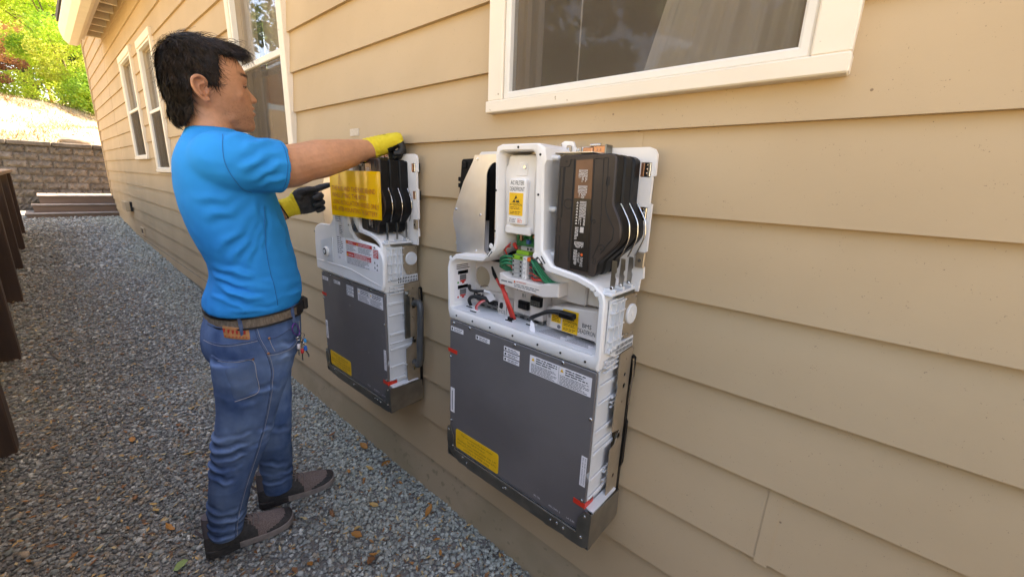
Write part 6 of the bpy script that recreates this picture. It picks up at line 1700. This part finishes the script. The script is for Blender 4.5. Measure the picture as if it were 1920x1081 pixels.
if bp_: seam('pocket_stitch', tree, [(.299, .808), (.34, .806), (.379, .808), (.384, .75), (.386, .694), (.35, .676), (.318, .668)], .0010, m_stitch, jeans, off=.0035); seam('pocket_hem', tree, [(.290, .824), (.305, .812), (.34, .810), (.382, .817)], .0030, m_denim_d, jeans, off=.0030)
seam('front_pocket_edge', tree, [(.420, .822), (.46, .818), (.50, .822), (.528, .836), (.540, .862), (.541, .90)], .0024, m_denim_d, jeans); seam('front_pocket_stitch', tree, [(.420, .815), (.46, .811), (.502, .815), (.534, .832), (.547, .862), (.548, .90)], .0008, m_stitch, jeans, off=.0018)
seam('coin_pocket_edge', tree, [(.432, .872), (.46, .874), (.50, .886), (.520, .890)], .0022, m_denim_d, jeans); seam('coin_pocket_side', tree, [(.434, .872), (.439, .845), (.446, .824)], .0010, m_stitch, jeans)
for (y, z) in ((.425, .822), (.434, .874), (.380, .812)):
    h_ = drop(tree, y, z, .002)
    if h_: mb = MB(); mb.ell(tuple(h_), (.002, .005, .005), 10, 6); mb.build('rivet', m_rivet, jeans, smooth=True)
seam('yoke_seam', tree, [(.262, .872), (.31, .868), (.36, .874), (.398, .880)], .0022, m_denim_d, jeans); seam('yoke_stitch', tree, [(.262, .866), (.31, .862), (.36, .868), (.400, .874)], .0007, m_stitch, jeans, off=.0018)
lp = patch('leather_patch', tree, [(.318, .890), (.382, .878), (.384, .922), (.320, .932)], mat('tan_leather_patch', (.42, .17, .055), (.50, .22, .08), 30, rough=.6), jeans, off=.0030)
mb = MB(); rr_ = random.Random(5)
for k in range(6):
    h_ = drop(tree, .326+k*.0088, .914-k*.0014, .0050)
    if h_: mb.box(h_.x-.001, h_.x+.0005, h_.y-.003, h_.y+.003, h_.z-.006, h_.z+.006)
for k in range(7):
    h_ = drop(tree, .325+k*.0080, .897-k*.0012, .0045)
    if h_: mb.box(h_.x-.001, h_.x+.0005, h_.y-.002, h_.y+.002, h_.z-.0016, h_.z+.0016)
if mb.f: mb.build('patch_print', mat('patch_red_print', (.42, .035, .02), rough=.6), jeans)

# belt: webbing strap round the waist, black buckle end and pouch in front
def belt_ring(z0, z1, out, name, m, a0, a1, parent, n=60, yc=.447):
    V_ = []; F_ = []
    for i in range(n+1):
        a = a0+(a1-a0)*i/n; c, s = math.cos(a), math.sin(a); e = 2.3
        X_ = -1.655+math.copysign(abs(c)**(2/e), c)*(.172+out); Y_ = yc+math.copysign(abs(s)**(2/e), s)*((.590-yc if s > 0 else yc-.309)+out)
        sl = (Y_-.45)*.06
        for (dz, do) in ((z0, 0), (z0, .004), (z1, .004), (z1, 0)):
            V_.append((X_+c*do, Y_+s*do, dz+sl))
    for i in range(n):
        for k in range(4): F_.append((4*i+k, 4*i+(k+1) % 4, 4*i+4+(k+1) % 4, 4*i+4+k))
    F_ += [(0, 1, 2, 3), (4*n+3, 4*n+2, 4*n+1, 4*n)]
    mb = MB(); mb.add(V_, F_); return mb.build(name, m, parent, smooth=35)
m_web = mat('tan_webbing', (.17, .125, .085), (.24, .18, .125), 160, rough=.9, bump=.5, bscale=300, stretch=(1, 1, .3)); m_leather = mat('black_leather', (.018, .014, .012), rough=.5)
belt = belt_ring(.924, .958, .004, 'belt', m_web, 0, 2*math.pi-.001, person)
belt_ring(.920, .926, .0065, 'belt_edge', m_leather, 0, 2*math.pi-.001, belt); belt_ring(.955, .960, .0065, 'belt_edge', m_leather, 0, 2*math.pi-.001, belt)
belt_ring(.918, .962, .0075, 'leather_end', m_leather, .62, 2.2, belt)
mb = MB(); mb.box(-1.60, -1.56, .583, .606, .925, .972, c=.006); mb.build('belt_pouch', m_leather, belt)
for (y, w_) in ((.362, .006), (.522, .0055)):
    P_ = []
    for z in (.890, .905, .920, .940, .958, .964):
        yy = y+(z-.92)*-.05; e = 2.3; s = (yy-.447)/((.592-.447) if yy > .447 else (.447-.303)); s = max(-1, min(1, s)); sn_ = abs(s)**(e/2); cs = math.sqrt(max(0, 1-sn_**2)); X_ = -1.655+cs**(2/e)*(.172+.012)
        P_.append((X_+(-.004 if z < .90 else .001), yy, z))
    V_ = []; 
    for p in P_: V_ += [(p[0], p[1]-w_, p[2]), (p[0]+.002, p[1], p[2]), (p[0], p[1]+w_, p[2])]
    mb = MB(); mb.add(V_, [(3*i+k, 3*i+k+1, 3*i+4+k, 3*i+3+k) for i in range(len(P_)-1) for k in (0, 1)]); mb.build('belt_loop', m_denim_d, jeans, smooth=60)

# ---------------------------------------------------------------- shoes
m_knit = mat('grey_brown_shoe_knit', (.17, .125, .112), (.25, .19, .17), 260, rough=.85, bump=.6, bscale=420)
m_shoeblk = mat('black_shoe_overlay', (.030, .027, .026), (.045, .04, .038), 80, rough=.7, bump=.2, bscale=200)
m_sole = mat('grey_rubber_sole', (.20, .165, .15), (.25, .21, .19), 40, rough=.75)
m_lace = mat('grey_lace', (.20, .17, .16), rough=.9); m_sock = mat('grey_sock', (.10, .085, .09), rough=.95)
def shoe(heel, toe, z0, label_side):
    hx, hy = heel; d = Vector((toe[0]-hx, toe[1]-hy, 0)); L = d.length; d.normalize(); s = Vector((d.y, -d.x, 0))
    def W(t, u, z): return tuple(Vector((hx, hy, z0+z))+d*(t*L)+s*u)
    prof = [ # t, half width, sole top, upper top
        (0.0, .020, .034, .066), (.03, .033, .033, .092), (.09, .039, .032, .112), (.18, .040, .030, .120), (.28, .040, .029, .122), (.38, .042, .028, .116), (.48, .045, .027, .100), (.58, .049, .026, .086),
        (.70, .052, .026, .075), (.82, .051, .028, .066), (.91, .045, .032, .058), (.965, .034, .037, .052), (.99, .022, .040, .047), (1.0, .012, .041, .044)]
    up_ = []; so = []
    pr_ = np.array(prof); tq = np.unique(np.r_[np.linspace(0, 1, 54), [.012, .985]]); prof = [(t,)+tuple(np.interp(t, pr_[:, 0], pr_[:, k]) for k in (1, 2, 3)) for t in tq]
    for t, hw, st_, tp in prof:
        ring = []
        for k in range(33):
            a = math.pi*k/32; c, sn_ = math.cos(a), math.sin(a)
            ring.append(W(t, math.copysign(abs(c)**.75, c)*hw*(1-.22*sn_**2), st_-.004+(tp-st_+.004)*abs(sn_)**.8))
        up_.append(ring)
        hw2 = hw+.0045; roc = .010*max(0, (t-.72)/.28)**2+.004*max(0, (.10-t)/.10)
        so.append([W(t, -hw2, st_+.001), W(t, -hw2*.97, roc+.004), W(t, -hw2*.85, roc), W(t, hw2*.85, roc), W(t, hw2*.97, roc+.004), W(t, hw2, st_+.001), W(t, hw2*.9, st_+.003), W(t, -hw2*.9, st_+.003)])
    sh_ = MB(); sh_.loft(up_)
    # overlay areas take the black material: rear quarter, toe guard, side panel
    for i, f in enumerate(sh_.f):
        c_ = np.mean([sh_.v[j] for j in f], axis=0); q = Vector((c_[0]-hx, c_[1]-hy, 0)); t = q.dot(d)/L; u = q.dot(s); hgt = c_[2]-z0
        if t < .52+.05*math.sin(hgt*40) and not (.2 < t < .52 and hgt > .112): sh_.m[i] = 1
        if t > .66 and hgt < .036+.030*(t-.66)/.34: sh_.m[i] = 1
        if t > .93: sh_.m[i] = 1
    sh = sh_.build('shoe', [m_knit, m_shoeblk], person, smooth=50)
    mb = MB(); mb.loft(so)
    for i, f in enumerate(mb.f):
        c_ = np.mean([mb.v[j] for j in f], axis=0); t = Vector((c_[0]-hx, c_[1]-hy, 0)).dot(d)/L
        if t < .35: mb.m[i] = 1
    mb.build('sole', [m_sole, m_shoeblk], sh, smooth=40)
    for k in range(5):
        t = .36+k*.055; tp = np.interp(t, [p[0] for p in prof], [p[3] for p in prof]); hw = np.interp(t, [p[0] for p in prof], [p[1] for p in prof])
        mb = MB(); mb.tube([W(t-.02, -hw*.62, tp-.014), W(t, -hw*.25, tp+.001), W(t+.02, hw*.25, tp+.001), W(t+.0, hw*.66, tp-.015)], .0024, 6, smooth=4); mb.build('lace', m_lace, sh, smooth=60)
    for q in (1, -1):
        mb = MB(); mb.tube([W(.37, .004*q, .126), W(.36, .018*q, .134), W(.43, .034*q, .128), W(.50, .038*q, .112), W(.44, .030*q, .108), W(.40, .010*q, .122)], .0021, 6, smooth=5); mb.build('lace_loop', m_lace, sh, smooth=60)
    mb = MB(); mb.loft([[W(t+.01*math.cos(a)*0+c*.16+.14, sn_*.030, z) for a, c, sn_ in [(2*math.pi*i/16, math.cos(2*math.pi*i/16), math.sin(2*math.pi*i/16)) for i in range(16)]] for z, t in ((.08, .02), (.13, .02), (.165, .03))]); mb.build('sock', m_sock, sh, smooth=50)
    mb = MB(); a_ = [W(-.008, -.009, .085), W(-.008, .009, .085), W(-.070, .008, .118), W(-.070, -.008, .118)]; b_ = [tuple(Vector(p)+Vector((0, 0, .004))+d*.002) for p in a_]
    mb.add(a_+b_, [(0, 1, 2, 3), (7, 6, 5, 4), (0, 4, 5, 1), (1, 5, 6, 2), (2, 6, 7, 3), (3, 7, 4, 0)]); mb.build('heel_tab', m_sock, sh)
    return sh
shoe((-1.655, .188), (-1.600, .480), .010, 'r')
shoe((-1.775, .405), (-1.705, .705), .010, 'l')

# ---------------------------------------------------------------- gloves
m_gy = mat('yellow_glove_knit', (.74, .575, .028), (.80, .63, .04), 40, rough=.85, bump=.5, bscale=500, stretch=(1, 1, 1))
m_gb = mat('black_nitrile_coating', (.012, .012, .013), (.020, .020, .021), 60, rough=.55, bump=.35, bscale=320)
def glove(name, Wp, d, side, up, curls, thumb, splay=.06, rule=None, cuff=None, label=None, scale=1.0, thick=1.0):
    d = Vector(d).normalized(); up = Vector(up); up = (up-d*up.dot(d)).normalized(); side = Vector(side); side = (side-d*side.dot(d)-up*side.dot(up)).normalized()
    Wp = Vector(Wp)
    def Q(a, b, c): return Wp+(d*a+side*b+up*c)*scale
    mb = MB()
    # palm
    rings = []
    for a, hw, ht, off in ((-.035, .0345, .030, 0), (-.01, .0335, .0275, 0), (.015, .037, .026, 0), (.04, .043, .0245, -.001), (.07, .0455, .021, -.001), (.095, .0435, .0165, 0), (.104, .036, .012, 0)):
        rings.append([Q(a, math.copysign(abs(math.cos(t))**.8, math.cos(t))*hw, off+math.copysign(abs(math.sin(t))**.9, math.sin(t))*ht*thick) for t in np.linspace(0, 2*math.pi, 24, endpoint=False)])
    mb.loft(rings)
    tips = []
    for k, (b, L, r) in enumerate(((.032, .074, .0118), (.0105, .082, .0122), (-.0115, .077, .0116), (-.032, .062, .0105))):
        p = Q(.086, b, .001); cur = 0; sp_ = (1.3-k*.9)*splay
        pts = [Q(.060, b*.92, 0), p]
        for seg, cv in zip((.46, .31, .26), curls[k]):
            cur += cv
            v = d*math.cos(cur)-up*math.sin(cur)+side*sp_
            p = p+v.normalized()*(L*seg*scale); pts.append(p)
        mb.tube(pts, [r*1.05*scale, r*1.08*scale, r*scale, r*.93*scale, r*.72*scale], 12, smooth=4)
        tips.append(pts)
    tp = [Q(.012, .022, -.006), Q(.034, .038, -.010)]
    p = tp[-1]
    for (a, b, c), L in zip(thumb, (.036, .032)):
        p = p+(d*a+side*b+up*c).normalized()*(L*scale); tp.append(p)
    mb.tube(tp, [.017*scale, .0165*scale, .0135*scale, .0095*scale], 12, smooth=4)
    mb.ell(tuple(Q(.035, .026, -.010)), (.020*scale,)*3, 12, 8)
    V, F = remesh(mb, .0024)
    V = lap(V, F, 3)
    Nn = vnormals(V, F)
    rel = (V-np.array(Wp))/scale; a = rel@np.array(d); b = rel@np.array(side); c = rel@np.array(up)
    # knit wrinkles round the wrist, soft noise on the coating
    V = V+Nn*(.0011*np.sin(a*520+np.sin(b*60)*2)*np.exp(-((a-.012)/.022)**2))[:, None]
    V = V+Nn*(np.array([mnoise.noise(Vector(p)*95) for p in V])*.0013)[:, None]
    fa, fb, fc2 = a[F].mean(1), b[F].mean(1), c[F].mean(1)
    mi = rule(fa, fb, fc2).astype(int)
    g = tri_mesh('glove', V, F, [m_gy, m_gb], person, smooth=True, mi=mi, label=label)
    mb = MB(); mb.tube([Q(-.036+cuff*math.cos(t), math.cos(t)*.0365, math.sin(t)*.0325) for t in np.linspace(0, 2*math.pi, 25)], .0026*scale, 6, cap=False)
    mb.build('cuff_band', mat('dark_cuff_thread', (.045, .020, .018), rough=.9), g, smooth=60)
    return g, Q
gR, QR = glove('glove', (-1.486, .853, 1.527), (.42, .78, .36), (-1, .5, 0), (-.2, -.55, .8), [(1.3, 1.1, .8), (1.35, 1.15, .8), (1.4, 1.15, .8), (1.45, 1.15, .8)], [(.80, -.15, -.75), (.75, -.35, -.6)],
    rule=lambda a, b, c: ((a > .045) & (c < -.014+.12*np.maximum(a-.06, 0))) | ((a > .112) & (c < .004)), cuff=.010, scale=1.2, thick=1.22, label='yellow knit glove with black fingers gripping the top bracket')
gt = BVHTree.FromPolygons([tuple(v.co) for v in gR.data.vertices], [tuple(q.vertices) for q in gR.data.polygons])
upR = (QR(0, 0, 1)-QR(0, 0, 0)).normalized(); sdR = (QR(0, 1, 0)-QR(0, 0, 0)).normalized()
lg = MB(); rp = random.Random(9)
def gp(a, b):
    h_ = gt.ray_cast(QR(a, b, .09), -upR); return h_[0]+h_[1]*.0006 if h_[0] else None
for (a0, n_, hgt) in ((.052, 9, .0075), (.040, 7, .0040)):
    for k in range(n_):
        b0 = .020-k*.0050
        for (da, db, wa, wb) in ((0, 0, hgt, .0011), (rp.choice((0, .5, .9))*hgt, -.0008, .0012, .0030)):
            c4 = [gp(a0+da, b0+db), gp(a0+da+wa, b0+db), gp(a0+da+wa, b0+db-wb), gp(a0+da, b0+db-wb)]
            if all(c4): lg.add([tuple(q) for q in c4], [(0, 1, 2, 3)])
if lg.f: lg.build('glove_print', m_black, gR)
gL, QL = glove('glove', (-1.838, .680, 1.292), (.10, .92, .30), (0, -.4, 1), (-1, .10, .05), [(.22, .20, .12), (1.05, 1.25, .8), (1.15, 1.25, .8), (1.2, 1.2, .8)], [(1, .12, -.40), (1, -.15, -.30)],
    rule=lambda a, b, c: (a > .020+.35*np.maximum(c, -.01)) & ((c < .004+(a-.06)*.25) | (a > .118)) & ~((b > .012) & (a < .045) & (c > -.012)), cuff=-.008, scale=1.13, label='black coated glove with one finger pointing at the battery')

# ================================================================== key bunch hanging at the belt
kt = thing('key_ring', 'bunch of small coloured tools and rings hanging from the jeans belt loop', 'keys', (-1.486, .532, .88))
KX = -1.486
mb = MB(); mb.tube([(KX, .520, .905), (KX+.004, .512, .893), (KX+.004, .515, .872), (KX, .530, .858), (KX-.003, .538, .868), (KX-.002, .530, .898), (KX, .520, .905)], .0019, 8, smooth=5); mb.build('carabiner', mat('purple_anodised', (.20, .06, .34), rough=.3, metal=.7), kt, smooth=60)
def kring(cx_, cy_, cz_, r, tilt):
    mb = MB(); mb.tube([(cx_+r*math.sin(a)*math.sin(tilt), cy_+r*math.cos(a), cz_+r*math.sin(a)*math.cos(tilt)) for a in np.linspace(0, 2*math.pi, 19)], .0013, 6, cap=False); mb.build('split_ring', m_chrome, kt, smooth=60)
kring(KX, .542, .852, .011, .2); kring(KX+.003, .529, .846, .009, .5); kring(KX+.004, .541, .822, .010, -.2); kring(KX+.001, .547, .820, .008, .6)
for (y, z, y2, z2, r, m, tip) in ((.528, .826, .527, .806, .0060, mat('white_capsule', (.7, .66, .66), rough=.35), (.526, .780)), (.538, .805, .538, .786, .0058, mat('red_capsule', (.60, .03, .035), rough=.3), (.537, .757)),
                            (.549, .812, .551, .794, .0060, mat('blue_capsule', (.01, .13, .50), rough=.3), (.559, .765)), (.550, .840, .5525, .826, .0050, mat('light_blue_capsule', (.02, .30, .62), rough=.3), None)):
    mb = MB(); mb.tube([(KX+.004, y, z), (KX+.004, y+(y2-y)*.1, z+(z2-z)*.1), (KX+.004, y+(y2-y)*.9, z+(z2-z)*.9), (KX+.004, y2, z2)], [r*.6, r, r, r*.6], 10); o = mb.build('capsule', m, kt, smooth=50)
    mb = MB(); mb.tube([(KX+.003, .540, .832), (KX+.004, y, z+.002)], .0016, 6); mb.build('cord', m_blackwire, kt)
    if tip:
        mb = MB(); mb.tube([(KX+.004, y2, z2), (KX+.004, tip[0], tip[1]+.010)], .0020, 6); mb.build('cord', m_blackwire, kt)
        mb = MB(); mb.tube([(KX+.004, tip[0], tip[1]+.010), (KX+.004, tip[0], tip[1]+.004), (KX+.004, tip[0]+.001, tip[1])], [.0030, .0030, .0010], 8); mb.build('metal_tip', m_chrome, kt, smooth=50)
